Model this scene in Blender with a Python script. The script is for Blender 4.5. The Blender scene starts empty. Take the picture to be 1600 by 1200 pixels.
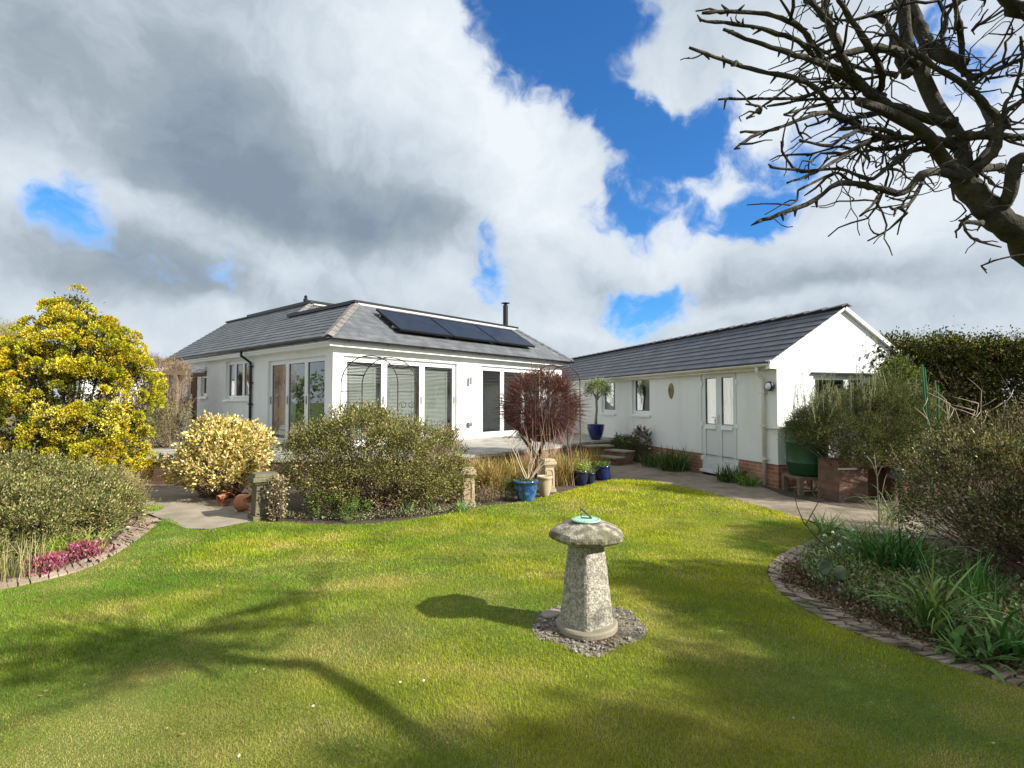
import bpy, bmesh, math, random
import numpy as np
from mathutils import Vector, Matrix, noise as mnoise
rng = np.random.default_rng(7); random.seed(7)
R = math.radians
S = bpy.context.scene
COL = S.collection
# ------------------------------------------------------------------ camera
F = 828.0; CX, CY = 800.0, 600.0; CAMZ = 1.6; PITCH = R(1.87)
cam = bpy.data.cameras.new('camera'); co = bpy.data.objects.new('camera', cam); COL.objects.link(co)
cam.sensor_width = 36.0; cam.lens = F/1600*36; cam.clip_end = 3000; cam.clip_start = 0.05
co.location = (0, 0, CAMZ); co.rotation_euler = (math.pi/2+PITCH, 0, 0); S.camera = co
# ------------------------------------------------------------------ light
SUN_AZ = math.atan2(-0.385, 0.92); SUN_EL = R(32)
S.view_settings.view_transform = 'Standard'; S.view_settings.look = 'None'; S.view_settings.gamma = 1
S.view_settings.exposure = 0.76
sd = bpy.data.lights.new('sun', 'SUN'); sd.energy = 5.0; sd.angle = R(0.9); sd.color = (1, .95, .86)
so = bpy.data.objects.new('sun', sd); COL.objects.link(so)
sdir = Vector((math.cos(SUN_AZ)*math.cos(SUN_EL), math.sin(SUN_AZ)*math.cos(SUN_EL), math.sin(SUN_EL)))
so.rotation_euler = sdir.to_track_quat('Z', 'Y').to_euler()
W = bpy.data.worlds.new("World"); S.world = W; W.use_nodes = True
def sky():
    nt = W.node_tree; N = nt.nodes; L = nt.links; N.clear()
    def n(t, **k):
        x = N.new(t)
        for a, b in k.items(): setattr(x, a, b)
        return x
    def math_(op, a, b=None, c=None, clamp=False):
        m = n('ShaderNodeMath', operation=op, use_clamp=clamp)
        for i, v in enumerate((a, b, c)):
            if v is None: continue
            if hasattr(v, 'links'): L.new(v, m.inputs[i])
            else: m.inputs[i].default_value = v
        return m.outputs[0]
    tc = n('ShaderNodeTexCoord').outputs['Generated']
    sky_ = n('ShaderNodeTexSky', sky_type='NISHITA', sun_disc=False)
    sky_.sun_elevation = SUN_EL; sky_.sun_rotation = math.pi/2-SUN_AZ
    sky_.air_density = 1.0; sky_.dust_density = 0.3; sky_.ozone_density = 2.5
    def noise(vec, scale, detail, rough=.55):
        t = n('ShaderNodeTexNoise'); t.inputs['Scale'].default_value = scale
        t.inputs['Detail'].default_value = detail; t.inputs['Roughness'].default_value = rough
        L.new(vec, t.inputs['Vector']); return t
    # warp the direction a little so that cloud edges billow
    def warp(vec, scale, amt, detail=4):
        w = noise(vec, scale, detail)
        s = n('ShaderNodeVectorMath', operation='SUBTRACT'); L.new(w.outputs['Color'], s.inputs[0]); s.inputs[1].default_value = (.5, .5, .5)
        m = n('ShaderNodeVectorMath', operation='SCALE'); L.new(s.outputs[0], m.inputs[0]); m.inputs['Scale'].default_value = amt
        a = n('ShaderNodeVectorMath', operation='ADD'); L.new(vec, a.inputs[0]); L.new(m.outputs[0], a.inputs[1])
        return a.outputs[0]
    v1 = warp(tc, 4.0, .20)
    v2 = warp(v1, 14.0, .07, 6)
    def azel(v):
        nn = n('ShaderNodeVectorMath', operation='NORMALIZE'); L.new(v, nn.inputs[0])
        sp = n('ShaderNodeSeparateXYZ'); L.new(nn.outputs[0], sp.inputs[0])
        az = math_('ARCTAN2', sp.outputs[0], sp.outputs[1]); el = math_('ARCSINE', sp.outputs[2])
        cb = n('ShaderNodeCombineXYZ'); L.new(az, cb.inputs[0]); L.new(el, cb.inputs[1])
        return cb.outputs[0], el
    ae, _ = azel(v2); ae0, el0 = azel(v1)
    def blobs(vec, lst, base):
        acc = base
        for (px, py, rx, ry, rot, amp) in lst:
            a = (px-CX)/F; b = (CY-py)/F
            d = Vector((a, math.cos(PITCH)-b*math.sin(PITCH), math.sin(PITCH)+b*math.cos(PITCH))).normalized()
            az = math.atan2(d.x, d.y); el = math.asin(d.z)
            m = n('ShaderNodeMapping', vector_type='TEXTURE'); L.new(vec, m.inputs['Vector'])
            m.inputs['Location'].default_value = (az, el, 0); m.inputs['Rotation'].default_value = (0, 0, -R(rot))
            m.inputs['Scale'].default_value = (rx/F*math.cos(az)**1.5, ry/F*math.cos(az), 1)
            g = n('ShaderNodeTexGradient', gradient_type='SPHERICAL'); L.new(m.outputs[0], g.inputs[0])
            s = math_('SMOOTH_MIN', g.outputs['Fac'], .8, .3)
            acc = math_('MULTIPLY_ADD', s, amp, acc)
        return acc
    holes = [(860, 30, 230, 185, 0, -1.6), (935, 175, 140, 95, 50, -1.1), (1090, 190, 170, 90, 20, -1.1), (1020, 265, 150, 90, 70, -1.25),
             (955, 330, 90, 60, -20, -.8), (1170, 345, 110, 62, 0, -1.1), (1260, 250, 150, 60, -20, -.8), (1500, 60, 180, 130, 0, -.7),
             (770, 470, 85, 110, 0, -1.0), (995, 485, 130, 75, -10, -1.0), (1140, 510, 90, 30, 0, -.5), (135, 315, 110, 110, 30, -1.15), (250, 420, 160, 60, 10, -.45), (880, 470, 200, 50, 0, -.35), (1180, 120, 120, 60, 0, -.45), (790,385,45,70,0,-.5),
             (1550, 150, 120, 110, 0, -.5), (1000,120,100,60,30,.2), (500, 250, 620, 330, 15, .6), (1380, 450, 420, 130, 0, .5), (1110,70,110,90,30,.35)]
    f1 = noise(v1, 5.0, 10, .60).outputs['Fac']
    cov = blobs(ae, holes, 1.02)
    cov = math_('MULTIPLY_ADD', math_('SUBTRACT', f1, .5), 3.1, cov)
    cr = n('ShaderNodeMapRange', interpolation_type='SMOOTHERSTEP'); L.new(cov, cr.inputs['Value'])
    cr.inputs['From Min'].default_value = .10; cr.inputs['From Max'].default_value = .80
    alpha = cr.outputs[0]
    shade = [(400, 240, 560, 210, 17, -.42), (250, 170, 350, 150, 20, -.12), (560, 345, 380, 80, 10, -.30), (250, 430, 260, 80, 8, -.36), (60, 150, 160, 160, 0, -.12),
             (700, 120, 260, 210, 0, .34), (50, 300, 130, 80, 0, .22), (640, 415, 280, 60, 5, .30), (300, 360, 200, 60, 20, .2), (1250, 495, 300, 25, 0, .25), (860, 520, 160, 30, 0, .2), (860, 370, 120, 90, 0, .22), (1120, 290, 240, 120, -30, .38), (800, 260, 200, 120, 30, .15),
             (1380, 450, 480, 90, 0, -.34), (1300, 400, 260, 50, -5, .10), (930, 440, 180, 60, 0, -.12), (400, 480, 400, 40, 0, -.15), (1500, 250, 300, 200, 0, .30), (60, 470, 160, 60, 0, .10), (1320,90,280,150,0,.3)]
    f2 = noise(v2, 4.6, 9, .58).outputs['Fac']
    sh = blobs(ae0, shade, .66)
    sh = math_('MULTIPLY_ADD', math_('SUBTRACT', f2, .5), 1.15, sh)
    edge = math_('MULTIPLY', math_('SUBTRACT', 1.0, alpha), .35)
    sh = math_('ADD', sh, edge)
    ramp = n('ShaderNodeValToRGB'); L.new(sh, ramp.inputs[0]); e = ramp.color_ramp.elements
    e[0].position = .08; e[0].color = (.17, .215, .275, 1)
    e[1].position = 1.0; e[1].color = (.60, .64, .68, 1)
    x = e.new(.36); x.color = (.255, .305, .35, 1)
    x = e.new(.62); x.color = (.42, .475, .53, 1)
    skm = n('ShaderNodeMix', data_type='RGBA', blend_type='MULTIPLY'); skm.inputs['Factor'].default_value = 1
    L.new(sky_.outputs[0], skm.inputs[6]); skm.inputs[7].default_value = (.085*.42, .085*1.0, .085*1.55, 1)
    mix = n('ShaderNodeMix', data_type='RGBA'); L.new(alpha, mix.inputs['Factor'])
    L.new(skm.outputs[2], mix.inputs[6]); L.new(ramp.outputs[0], mix.inputs[7])
    # the world background keeps strength .1; colours scaled to suit
    sc = n('ShaderNodeVectorMath', operation='SCALE'); L.new(mix.outputs[2], sc.inputs[0]); sc.inputs['Scale'].default_value = 8.6
    bg = n('ShaderNodeBackground'); bg.inputs['Strength'].default_value = .1; L.new(sc.outputs[0], bg.inputs['Color'])
    out = n('ShaderNodeOutputWorld'); L.new(bg.outputs[0], out.inputs[0])
sky()
W.cycles.sampling_method = 'MANUAL'; W.cycles.sample_map_resolution = 512
S.cycles.max_bounces = 7; S.cycles.transparent_max_bounces = 12; S.cycles.caustics_reflective = False; S.cycles.caustics_refractive = False
S.cycles.sample_clamp_indirect = 6
# ------------------------------------------------------------------ helpers
def ray(px, py):
    a = (px-CX)/F; b = (CY-py)/F
    return Vector((a, math.cos(PITCH)-b*math.sin(PITCH), math.sin(PITCH)+b*math.cos(PITCH)))
def at(px, py, z=0.0):
    d = ray(px, py); t = (z-CAMZ)/d.z; return Vector((d.x*t, d.y*t, z))
def atd(px, py, y):
    d = ray(px, py); t = y/d.y; return Vector((d.x*t, y, CAMZ+d.z*t))
def g2(l, z=0): return [tuple(at(x, y, z))[:2] for x, y in l]
MATS = {}
def mat(name, c1, c2=None, rough=.7, scale=8, bump=0, bscale=None, spec=.5, metal=0, attr=False, transl=0, coords='Object', fac=(.35, .65), c3=None, scale3=1.2, detail=6, coat=0):
    if name in MATS: return MATS[name]
    m = bpy.data.materials.new(name); MATS[name] = m; m.use_nodes = True; nt = m.node_tree; N = nt.nodes; L = nt.links
    p = N['Principled BSDF']; out = N['Material Output']
    p.inputs['Roughness'].default_value = rough; p.inputs['Metallic'].default_value = metal; p.inputs['Specular IOR Level'].default_value = spec
    if coat: p.inputs['Coat Weight'].default_value = coat; p.inputs['Coat Roughness'].default_value = .1
    tc = N.new('ShaderNodeTexCoord'); vec = tc.outputs[coords]
    def noi(s, d=detail):
        t = N.new('ShaderNodeTexNoise'); t.inputs['Scale'].default_value = s; t.inputs['Detail'].default_value = d; t.inputs['Roughness'].default_value = .6
        L.new(vec, t.inputs['Vector']); return t.outputs['Fac']
    def mr(v, a, b):
        x = N.new('ShaderNodeMapRange'); L.new(v, x.inputs[0]); x.inputs[1].default_value = a; x.inputs[2].default_value = b; return x.outputs[0]
    def mix(f, a, b, bt='MIX'):
        x = N.new('ShaderNodeMix'); x.data_type = 'RGBA'; x.blend_type = bt
        if hasattr(f, 'links'): L.new(f, x.inputs['Factor'])
        else: x.inputs['Factor'].default_value = f
        for i, v in ((6, a), (7, b)):
            if hasattr(v, 'links'): L.new(v, x.inputs[i])
            else: x.inputs[i].default_value = (*v, 1)
        return x.outputs[2]
    col = None
    if attr:
        a = N.new('ShaderNodeAttribute'); a.attribute_name = 'Col'; col = a.outputs['Color']
        if c2 is not None: col = mix(mr(noi(scale), *fac), col, c2)
    elif c2 is not None: col = mix(mr(noi(scale), *fac), c1, c2)
    if c3 is not None: col = mix(mr(noi(scale3), .5, .68), col if col is not None else c1, c3)
    if col is not None: L.new(col, p.inputs['Base Color'])
    else: p.inputs['Base Color'].default_value = (*c1, 1)
    if bump:
        b = N.new('ShaderNodeBump'); b.inputs['Strength'].default_value = bump; b.inputs['Distance'].default_value = .02
        L.new(noi(bscale or scale*4), b.inputs['Height']); L.new(b.outputs[0], p.inputs['Normal'])
    if transl:
        t = N.new('ShaderNodeBsdfTranslucent')
        if col is not None: L.new(mix(1, col, (1.5, 1.45, .6), 'MULTIPLY'), t.inputs['Color'])
        else: t.inputs['Color'].default_value = (*c1, 1)
        ms = N.new('ShaderNodeMixShader'); ms.inputs[0].default_value = transl
        L.new(p.outputs[0], ms.inputs[1]); L.new(t.outputs[0], ms.inputs[2]); L.new(ms.outputs[0], out.inputs[0])
    return m
def brickmat(name, c1, c2, mortar, bw, bh, ms=.01, coords='UV', rough=.85, bump=.5, off=.5, wallmap=False, c3=None):
    if name in MATS: return MATS[name]
    m = bpy.data.materials.new(name); MATS[name] = m; m.use_nodes = True; nt = m.node_tree; N = nt.nodes; L = nt.links
    p = N['Principled BSDF']; p.inputs['Roughness'].default_value = rough
    tc = N.new('ShaderNodeTexCoord'); vec = tc.outputs[coords]
    if wallmap:
        sp = N.new('ShaderNodeSeparateXYZ'); L.new(vec, sp.inputs[0]); ad = N.new('ShaderNodeMath'); L.new(sp.outputs[0], ad.inputs[0]); L.new(sp.outputs[1], ad.inputs[1])
        cb = N.new('ShaderNodeCombineXYZ'); L.new(ad.outputs[0], cb.inputs[0]); L.new(sp.outputs[2], cb.inputs[1]); v2 = cb.outputs[0]
    else: v2 = vec
    b = N.new('ShaderNodeTexBrick'); L.new(v2, b.inputs['Vector']); b.offset = off
    b.inputs['Color1'].default_value = (*c1, 1); b.inputs['Color2'].default_value = (*c2, 1); b.inputs['Mortar'].default_value = (*mortar, 1)
    b.inputs['Scale'].default_value = 1; b.inputs['Brick Width'].default_value = bw; b.inputs['Row Height'].default_value = bh
    b.inputs['Mortar Size'].default_value = ms; b.inputs['Mortar Smooth'].default_value = .2; b.inputs['Bias'].default_value = 0
    t = N.new('ShaderNodeTexNoise'); L.new(vec, t.inputs['Vector']); t.inputs['Scale'].default_value = 3; t.inputs['Detail'].default_value = 8
    x = N.new('ShaderNodeMix'); x.data_type = 'RGBA'; x.blend_type = 'MULTIPLY'; x.inputs['Factor'].default_value = 1
    r = N.new('ShaderNodeMapRange'); L.new(t.outputs['Fac'], r.inputs[0]); r.inputs[1].default_value = .3; r.inputs[2].default_value = .7; r.inputs[3].default_value = .65; r.inputs[4].default_value = 1.25
    L.new(b.outputs['Color'], x.inputs[6]); L.new(r.outputs[0], x.inputs[7]); L.new(x.outputs[2], p.inputs['Base Color'])
    bu = N.new('ShaderNodeBump'); bu.invert = True; bu.inputs['Strength'].default_value = bump; bu.inputs['Distance'].default_value = .008; L.new(b.outputs['Fac'], bu.inputs['Height']); L.new(bu.outputs[0], p.inputs['Normal'])
    return m
def tag(o, label=None, cat=None, group=None, kind=None):
    if label: o['label'] = label
    if cat: o['category'] = cat
    if group: o['group'] = group
    if kind: o['kind'] = kind
    return o
def empty(name, loc, label, cat, group=None, rz=0):
    o = bpy.data.objects.new(name, None); COL.objects.link(o); o.location = loc; o.rotation_euler = (0, 0, rz); o.empty_display_size = .1
    return tag(o, label, cat, group, 'thing')
def link(name, me, m, parent=None, smooth=False):
    o = bpy.data.objects.new(name, me); COL.objects.link(o)
    if m: me.materials.append(m)
    if parent: o.parent = parent
    if smooth: me.polygons.foreach_set('use_smooth', [True]*len(me.polygons))
    return o
class MB:
    def __init__(s): s.v = []; s.f = []; s.uv = {}
    def add(s, vs, fs):
        b = len(s.v); s.v += [tuple(v) for v in vs]; s.f += [tuple(b+i for i in f) for f in fs]; return s
    def box(s, a, b, rz=0, c=None):
        x0, y0, z0 = a; x1, y1, z1 = b
        vs = [(x, y, z) for z in (z0, z1) for x, y in ((x0, y0), (x1, y0), (x1, y1), (x0, y1))]
        if rz:
            c = c or ((x0+x1)/2, (y0+y1)/2); cs, sn = math.cos(rz), math.sin(rz)
            vs = [((x-c[0])*cs-(y-c[1])*sn+c[0], (x-c[0])*sn+(y-c[1])*cs+c[1], z) for x, y, z in vs]
        return s.add(vs, [(0, 3, 2, 1), (4, 5, 6, 7), (0, 1, 5, 4), (1, 2, 6, 5), (2, 3, 7, 6), (3, 0, 4, 7)])
    def prism(s, poly, z0, z1):
        n = len(poly); vs = [(x, y, z0) for x, y in poly]+[(x, y, z1) for x, y in poly]
        return s.add(vs, [tuple(range(n))[::-1], tuple(range(n, 2*n))]+[(i, (i+1) % n, n+(i+1) % n, n+i) for i in range(n)])
    def bar(s, p, q, w, h=None, up=(0, 0, 1)):
        p, q = Vector(p), Vector(q); h = h or w; d = (q-p).normalized(); up = Vector(up)
        if abs(d.dot(up)) > .99: up = Vector((1, 0, 0))
        a = d.cross(up).normalized()*w/2; b = a.cross(d).normalized()*h/2
        vs = [r+x for r in (p, q) for x in (-a-b, a-b, a+b, -a+b)]
        return s.add(vs, [(0, 1, 2, 3), (7, 6, 5, 4), (0, 4, 5, 1), (1, 5, 6, 2), (2, 6, 7, 3), (3, 7, 4, 0)])
    def tube(s, pts, rad, n=6, cap=True):
        pts = [Vector(p) for p in pts]; m = len(pts)
        if not hasattr(rad, '__len__'): rad = [rad]*m
        t = (pts[1]-pts[0]).normalized(); ref = Vector((0, 0, 1)) if abs(t.z) < .9 else Vector((1, 0, 0))
        a = t.cross(ref).normalized(); vs = []
        for i, p in enumerate(pts):
            t = (pts[min(i+1, m-1)]-pts[max(i-1, 0)]).normalized()
            a = (a-t*a.dot(t)).normalized(); b = t.cross(a)
            for k in range(n):
                an = 2*math.pi*k/n; vs.append(p+(a*math.cos(an)+b*math.sin(an))*rad[i])
        fs = [(i*n+k, i*n+(k+1) % n, (i+1)*n+(k+1) % n, (i+1)*n+k) for i in range(m-1) for k in range(n)]
        if cap: fs += [tuple(range(n))[::-1], tuple(range((m-1)*n, m*n))]
        return s.add(vs, fs)
    def lathe(s, prof, n=24, c=(0, 0, 0), jit=None, sq=False):
        vs = []
        for r, z in prof:
            for k in range(n):
                an = 2*math.pi*k/n; rr = r
                if jit: rr = r*(1+jit(an, z))
                vs.append((c[0]+rr*math.cos(an), c[1]+rr*math.sin(an), c[2]+z))
        m = len(prof)
        fs = [(i*n+k, i*n+(k+1) % n, (i+1)*n+(k+1) % n, (i+1)*n+k) for i in range(m-1) for k in range(n)]
        fs += [tuple(range(n))[::-1], tuple(range((m-1)*n, m*n))]
        return s.add(vs, fs)
    def build(s, name, m, parent=None, smooth=False, bevel=0, recalc=True):
        me = bpy.data.meshes.new(name); me.from_pydata(s.v, [], s.f); me.update()
        if recalc or bevel:
            bm = bmesh.new(); bm.from_mesh(me); bmesh.ops.recalc_face_normals(bm, faces=bm.faces)
            if bevel: bmesh.ops.bevel(bm, geom=[e for e in bm.edges if len(e.link_faces) == 2 and e.calc_face_angle(0) > .6], offset=bevel, segments=2, profile=.6, affect='EDGES')
            bm.to_mesh(me); bm.free()
        return link(name, me, m, parent, smooth)
def npmesh(name, V, Fc, m, parent=None, col=None, smooth=False):
    V = np.asarray(V, np.float32); Fc = np.asarray(Fc, np.int32); k = Fc.shape[1]
    me = bpy.data.meshes.new(name); me.vertices.add(len(V)); me.vertices.foreach_set('co', V.ravel())
    me.loops.add(Fc.size); me.loops.foreach_set('vertex_index', Fc.ravel())
    me.polygons.add(len(Fc)); me.polygons.foreach_set('loop_start', np.arange(len(Fc), dtype=np.int32)*k)
    me.update(calc_edges=True)
    if col is not None:
        a = me.color_attributes.new('Col', 'FLOAT_COLOR', 'POINT'); c = np.ones((len(V), 4), np.float32); c[:, :3] = col; a.data.foreach_set('color', c.ravel())
    return link(name, me, m, parent, smooth)
def unit(v): return v/np.maximum(np.linalg.norm(v, axis=-1, keepdims=True), 1e-9)
def rdir(n): return unit(rng.normal(size=(n, 3)))
def pick(pal, n, jit=.15):
    pal = np.array([p[:3] for p in pal]); w = None
    c = pal[rng.integers(0, len(pal), n)]; return c*(1+rng.normal(0, jit, (n, 1)))*(1+rng.normal(0, jit*.3, (n, 3)))
def leafquads(P, D, size, aspect=.45, fold=.0, nrm=None):
    """rhombic leaves at P pointing along D"""
    n = len(P); D = unit(D); side = unit(np.cross(D, rdir(n) if nrm is None else nrm)); size = np.broadcast_to(size, (n,))[:, None]
    up = np.cross(side, D)
    a = P; b = P+D*size*.5+side*size*aspect*.5+up*size*fold; c = P+D*size; d = P+D*size*.5-side*size*aspect*.5+up*size*fold
    V = np.stack([a, b, c, d], 1).reshape(-1, 3); Fc = np.arange(4*n).reshape(-1, 4); return V, Fc
def leaves(name, P, D, size, pal, m, parent, aspect=.45, jit=.18, clumpcol=None):
    V, Fc = leafquads(P, D, size, aspect); c = pick(pal, len(P), jit)
    if clumpcol is not None: c = c*clumpcol[:, None]
    return npmesh(name, V, Fc, m, parent, np.repeat(np.clip(c, 0, 1), 4, 0))
def sticks(P0, P1, r0, r1, n=3):
    P0 = np.asarray(P0, float); P1 = np.asarray(P1, float); N_ = len(P0)
    t = unit(P1-P0); ref = np.where(np.abs(t[:, 2:3]) < .9, [[0, 0, 1.]], [[1., 0, 0]]); a = unit(np.cross(t, ref)); b = np.cross(t, a)
    r0 = np.broadcast_to(r0, (N_,))[:, None]; r1 = np.broadcast_to(r1, (N_,))[:, None]
    rings = []
    for P, r in ((P0, r0), (P1, r1)):
        for k in range(n): an = 2*math.pi*k/n; rings.append(P+(a*math.cos(an)+b*math.sin(an))*r)
    V = np.stack(rings, 1).reshape(-1, 3); base = np.arange(N_)[:, None]*2*n
    Fc = np.concatenate([base+np.array([[k, (k+1) % n, n+(k+1) % n, n+k]]) for k in range(n)], 0); return V, Fc
def join(*parts):
    Vs, Fs, o = [], [], 0
    for V, Fc in parts: Vs.append(V); Fs.append(Fc+o); o += len(V)
    return np.concatenate(Vs), np.concatenate(Fs)
def ribbons(B, az, L, el, droop, w, seg=5, twist=0.3):
    """strap leaves: B base points, az azimuth, L length, el start elevation, droop total bend"""
    n = len(B); p = B.copy(); P = [p.copy()]; e = el.copy()
    for i in range(seg):
        d = np.stack([np.cos(az)*np.cos(e), np.sin(az)*np.cos(e), np.sin(e)], 1); p = p+d*(L/seg)[:, None]; P.append(p.copy()); e = e-droop/seg*(1+.5*i/seg)
    P = np.stack(P, 1); az2 = az+math.pi/2+rng.normal(0, twist, n); sd_ = np.stack([np.cos(az2), np.sin(az2), rng.normal(0, .2, n)], 1)
    prof = np.array([.7, 1, .95, .8, .5, .08]) if seg == 5 else np.linspace(1, .08, seg+1)
    Wd = w[:, None, None]*prof[None, :, None]*sd_[:, None, :]*.5
    V = np.stack([P-Wd, P+Wd], 2).reshape(-1, 3); m = 2*(seg+1); base = np.arange(n)[:, None]*m
    Fc = np.concatenate([base+np.array([[2*k, 2*k+1, 2*k+3, 2*k+2]]) for k in range(seg)], 0); return V, Fc, m
def strap(name, B, L, w, pal, m, parent, el=(1.1, 1.5), droop=(.6, 1.8), seg=5, jit=.2):
    n = len(B); az = rng.uniform(0, 2*math.pi, n); Ls = L*rng.uniform(.6, 1.1, n)
    V, Fc, k = ribbons(B, az, Ls, rng.uniform(*el, n), rng.uniform(*droop, n), w*rng.uniform(.7, 1.2, n), seg)
    return npmesh(name, V, Fc, m, parent, np.repeat(np.clip(pick(pal, n, jit), 0, 1), k, 0))
def disc(n, r, c=(0, 0, 0)):
    a = rng.uniform(0, 2*math.pi, n); q = np.sqrt(rng.uniform(0, 1, n))*r; return np.stack([c[0]+q*np.cos(a), c[1]+q*np.sin(a), np.full(n, c[2])], 1)
def clumpy(blobs, ncl, per, cr, shell=.18, zmin=0.03, up=.35, flat=1.0, rough=.18):
    """clump centres on bumpy ellipsoids, leaves round each clump. blobs: (cx,cy,cz,rx,ry,rz)"""
    blobs = np.array(blobs, float); vol = (blobs[:, 3]*blobs[:, 4]+blobs[:, 4]*blobs[:, 5]+blobs[:, 3]*blobs[:, 5]); bi = rng.choice(len(blobs), ncl, p=vol/vol.sum())
    d = rdir(ncl); d[:, 2] = np.where(d[:, 2] < -.55, -d[:, 2], d[:, 2]); bl = blobs[bi]
    bump = np.array([mnoise.noise(Vector(x*2.6)+Vector((float(i)*3, 0, 0))) for x, i in zip(d, bi)])
    rad = (1+rough*bump)*(1-np.abs(rng.normal(0, shell, ncl))); rad = np.clip(rad, .15, 1.3)
    C = bl[:, :3]+d*bl[:, 3:]*rad[:, None]; C[:, 2] = np.maximum(C[:, 2], zmin+cr*.3)
    out = unit(d/bl[:, 3:])
    # drop clumps lying deep inside another blob
    keep = np.ones(ncl, bool)
    for j in range(len(blobs)):
        q = np.linalg.norm((C-blobs[j, :3])/blobs[j, 3:], axis=1); keep &= ~((q < .62) & (bi != j) & (np.arange(ncl) % 10 > 2))
    C = C[keep]; out = out[keep]; n = len(C)
    ci = np.repeat(np.arange(n), per); sz = cr*rng.uniform(.6, 1.3, n)[ci]
    o = rng.normal(size=(n*per, 3))*.5; o = o*sz[:, None]; o[:, 2] *= flat
    P = C[ci]+o; P[:, 2] = np.maximum(P[:, 2], zmin)
    D = unit(out[ci]*.7+unit(o)*.7+rdir(n*per)*.5+np.array([0, 0, up])); return C, out, ci, P, D
LEAF = mat('leaf', (1, 1, 1), attr=True, rough=.55, spec=.12, transl=.14)
LEAFM = mat('leaf_matt', (1, 1, 1), attr=True, rough=.8, spec=.06, transl=.15)
BLADE = mat('blade', (1, 1, 1), attr=True, rough=.7, spec=.06, transl=.28)
TWIG = mat('twig', (.10, .075, .05), (.16, .12, .085), rough=.9, scale=30)
def shrub(name, label, cat, blobs, ncl, per, cr, size, pal, stempal=(.12, .085, .06), aspect=.45, base=None, group=None, lm=None, nst=140, clvar=.33, up=.35, shell=.18, stemr=.004, twigout=.0, shoots=60, **kw):
    bl = np.array(blobs, float); c = bl[:, :2].mean(0) if base is None else np.array(base)[:2]
    t = empty(name, (float(c[0]), float(c[1]), 0 if base is None or len(base) < 3 else base[2]), label, cat, group)
    off = np.array([c[0], c[1], t.location.z]); bl[:, :3] -= off
    C, out, ci, P, D = clumpy(bl, ncl, per, cr, up=up, shell=shell, **kw)
    cv = (1+rng.normal(0, clvar, len(C)))[ci]; cv = np.clip(cv, .45, 1.7)
    leaves('foliage', P, D, size*rng.uniform(.6, 1.25, len(P)), pal, lm or LEAF, t, aspect, clumpcol=cv)
    # stems: from the base, two segments, to the clumps
    k = rng.choice(len(C), min(nst, len(C)), replace=False); bxy = np.repeat(bl[rng.integers(0, len(bl), len(k))][:, :2], 1, 0)*.6
    B = np.column_stack([bxy+rng.normal(0, .06, (len(k), 2)), np.zeros(len(k))]); T = C[k]+out[k]*twigout*rng.uniform(.3, 1, len(k))[:, None]; M_ = B*.35+T*.65; M_[:, 2] = B[:, 2]*.5+T[:, 2]*.5; M_ += rng.normal(0, .03, M_.shape)
    V, Fc = join(sticks(B, M_, stemr*2.2, stemr*1.3), sticks(M_, T, stemr*1.3, stemr*.5))
    # stray shoots that break the outline, leafy along their length
    ks = rng.integers(0, len(C), shoots); S0 = C[ks]; S1 = S0+unit(out[ks]*.8+rdir(shoots)*.5+np.array([0, 0, .5]))*rng.uniform(1.2, 3.0, (shoots, 1))*cr; V, Fc = join((V, Fc), sticks(S0, S1, stemr, stemr*.4))
    q = rng.uniform(0, 1, (shoots, 22, 1)); SP = (S0[:, None]+(S1-S0)[:, None]*q).reshape(-1, 3)+rng.normal(0, size*.2, (shoots*22, 3)); leaves('shoots', SP, unit(rdir(len(SP))+np.repeat(unit(S1-S0), 22, 0)), size*rng.uniform(.5, 1.1, len(SP)), pal, lm or LEAF, t, aspect)
    # side twigs
    kk = rng.integers(0, len(C), nst*3); T2 = C[kk]+rdir(len(kk))*cr+np.array([0, 0, cr*.3]); V2, F2 = sticks(C[kk]*.93, T2, stemr*.6, stemr*.3)
    V, Fc = join((V, Fc), (V2, F2))
    npmesh('stems', V, Fc, mat('stem_'+name+str(len(MATS)), stempal, tuple(x*1.6 for x in stempal), rough=.9, scale=20), t)
    return t
def inside(pts, poly):
    x, y = pts[:, 0], pts[:, 1]; r = np.zeros(len(pts), bool); n = len(poly)
    for i in range(n):
        x1, y1 = poly[i]; x2, y2 = poly[(i+1) % n]
        c = ((y1 > y) != (y2 > y)) & (x < (x2-x1)*(y-y1)/(y2-y1+1e-12)+x1); r ^= c
    return r
def dist_line(pts, line):
    best = np.full(len(pts), 1e9)
    for a, b in zip(line[:-1], line[1:]):
        a = np.array(a); b = np.array(b); t = np.clip(((pts-a) @ (b-a))/((b-a) @ (b-a)), 0, 1); best = np.minimum(best, np.linalg.norm(pts-(a+t[:, None]*(b-a)), axis=1))
    return best
def spline(pts, n=8):
    pts = [Vector((*p, 0)) if len(p) == 2 else Vector(p) for p in pts]; out = []
    for i in range(len(pts)-1):
        p0 = pts[max(i-1, 0)]; p1 = pts[i]; p2 = pts[i+1]; p3 = pts[min(i+2, len(pts)-1)]
        for k in range(n):
            t = k/n; out.append(.5*((2*p1)+(-p0+p2)*t+(2*p0-5*p1+4*p2-p3)*t*t+(-p0+3*p1-3*p2+p3)*t**3))
    out.append(pts[-1]); return out
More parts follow.
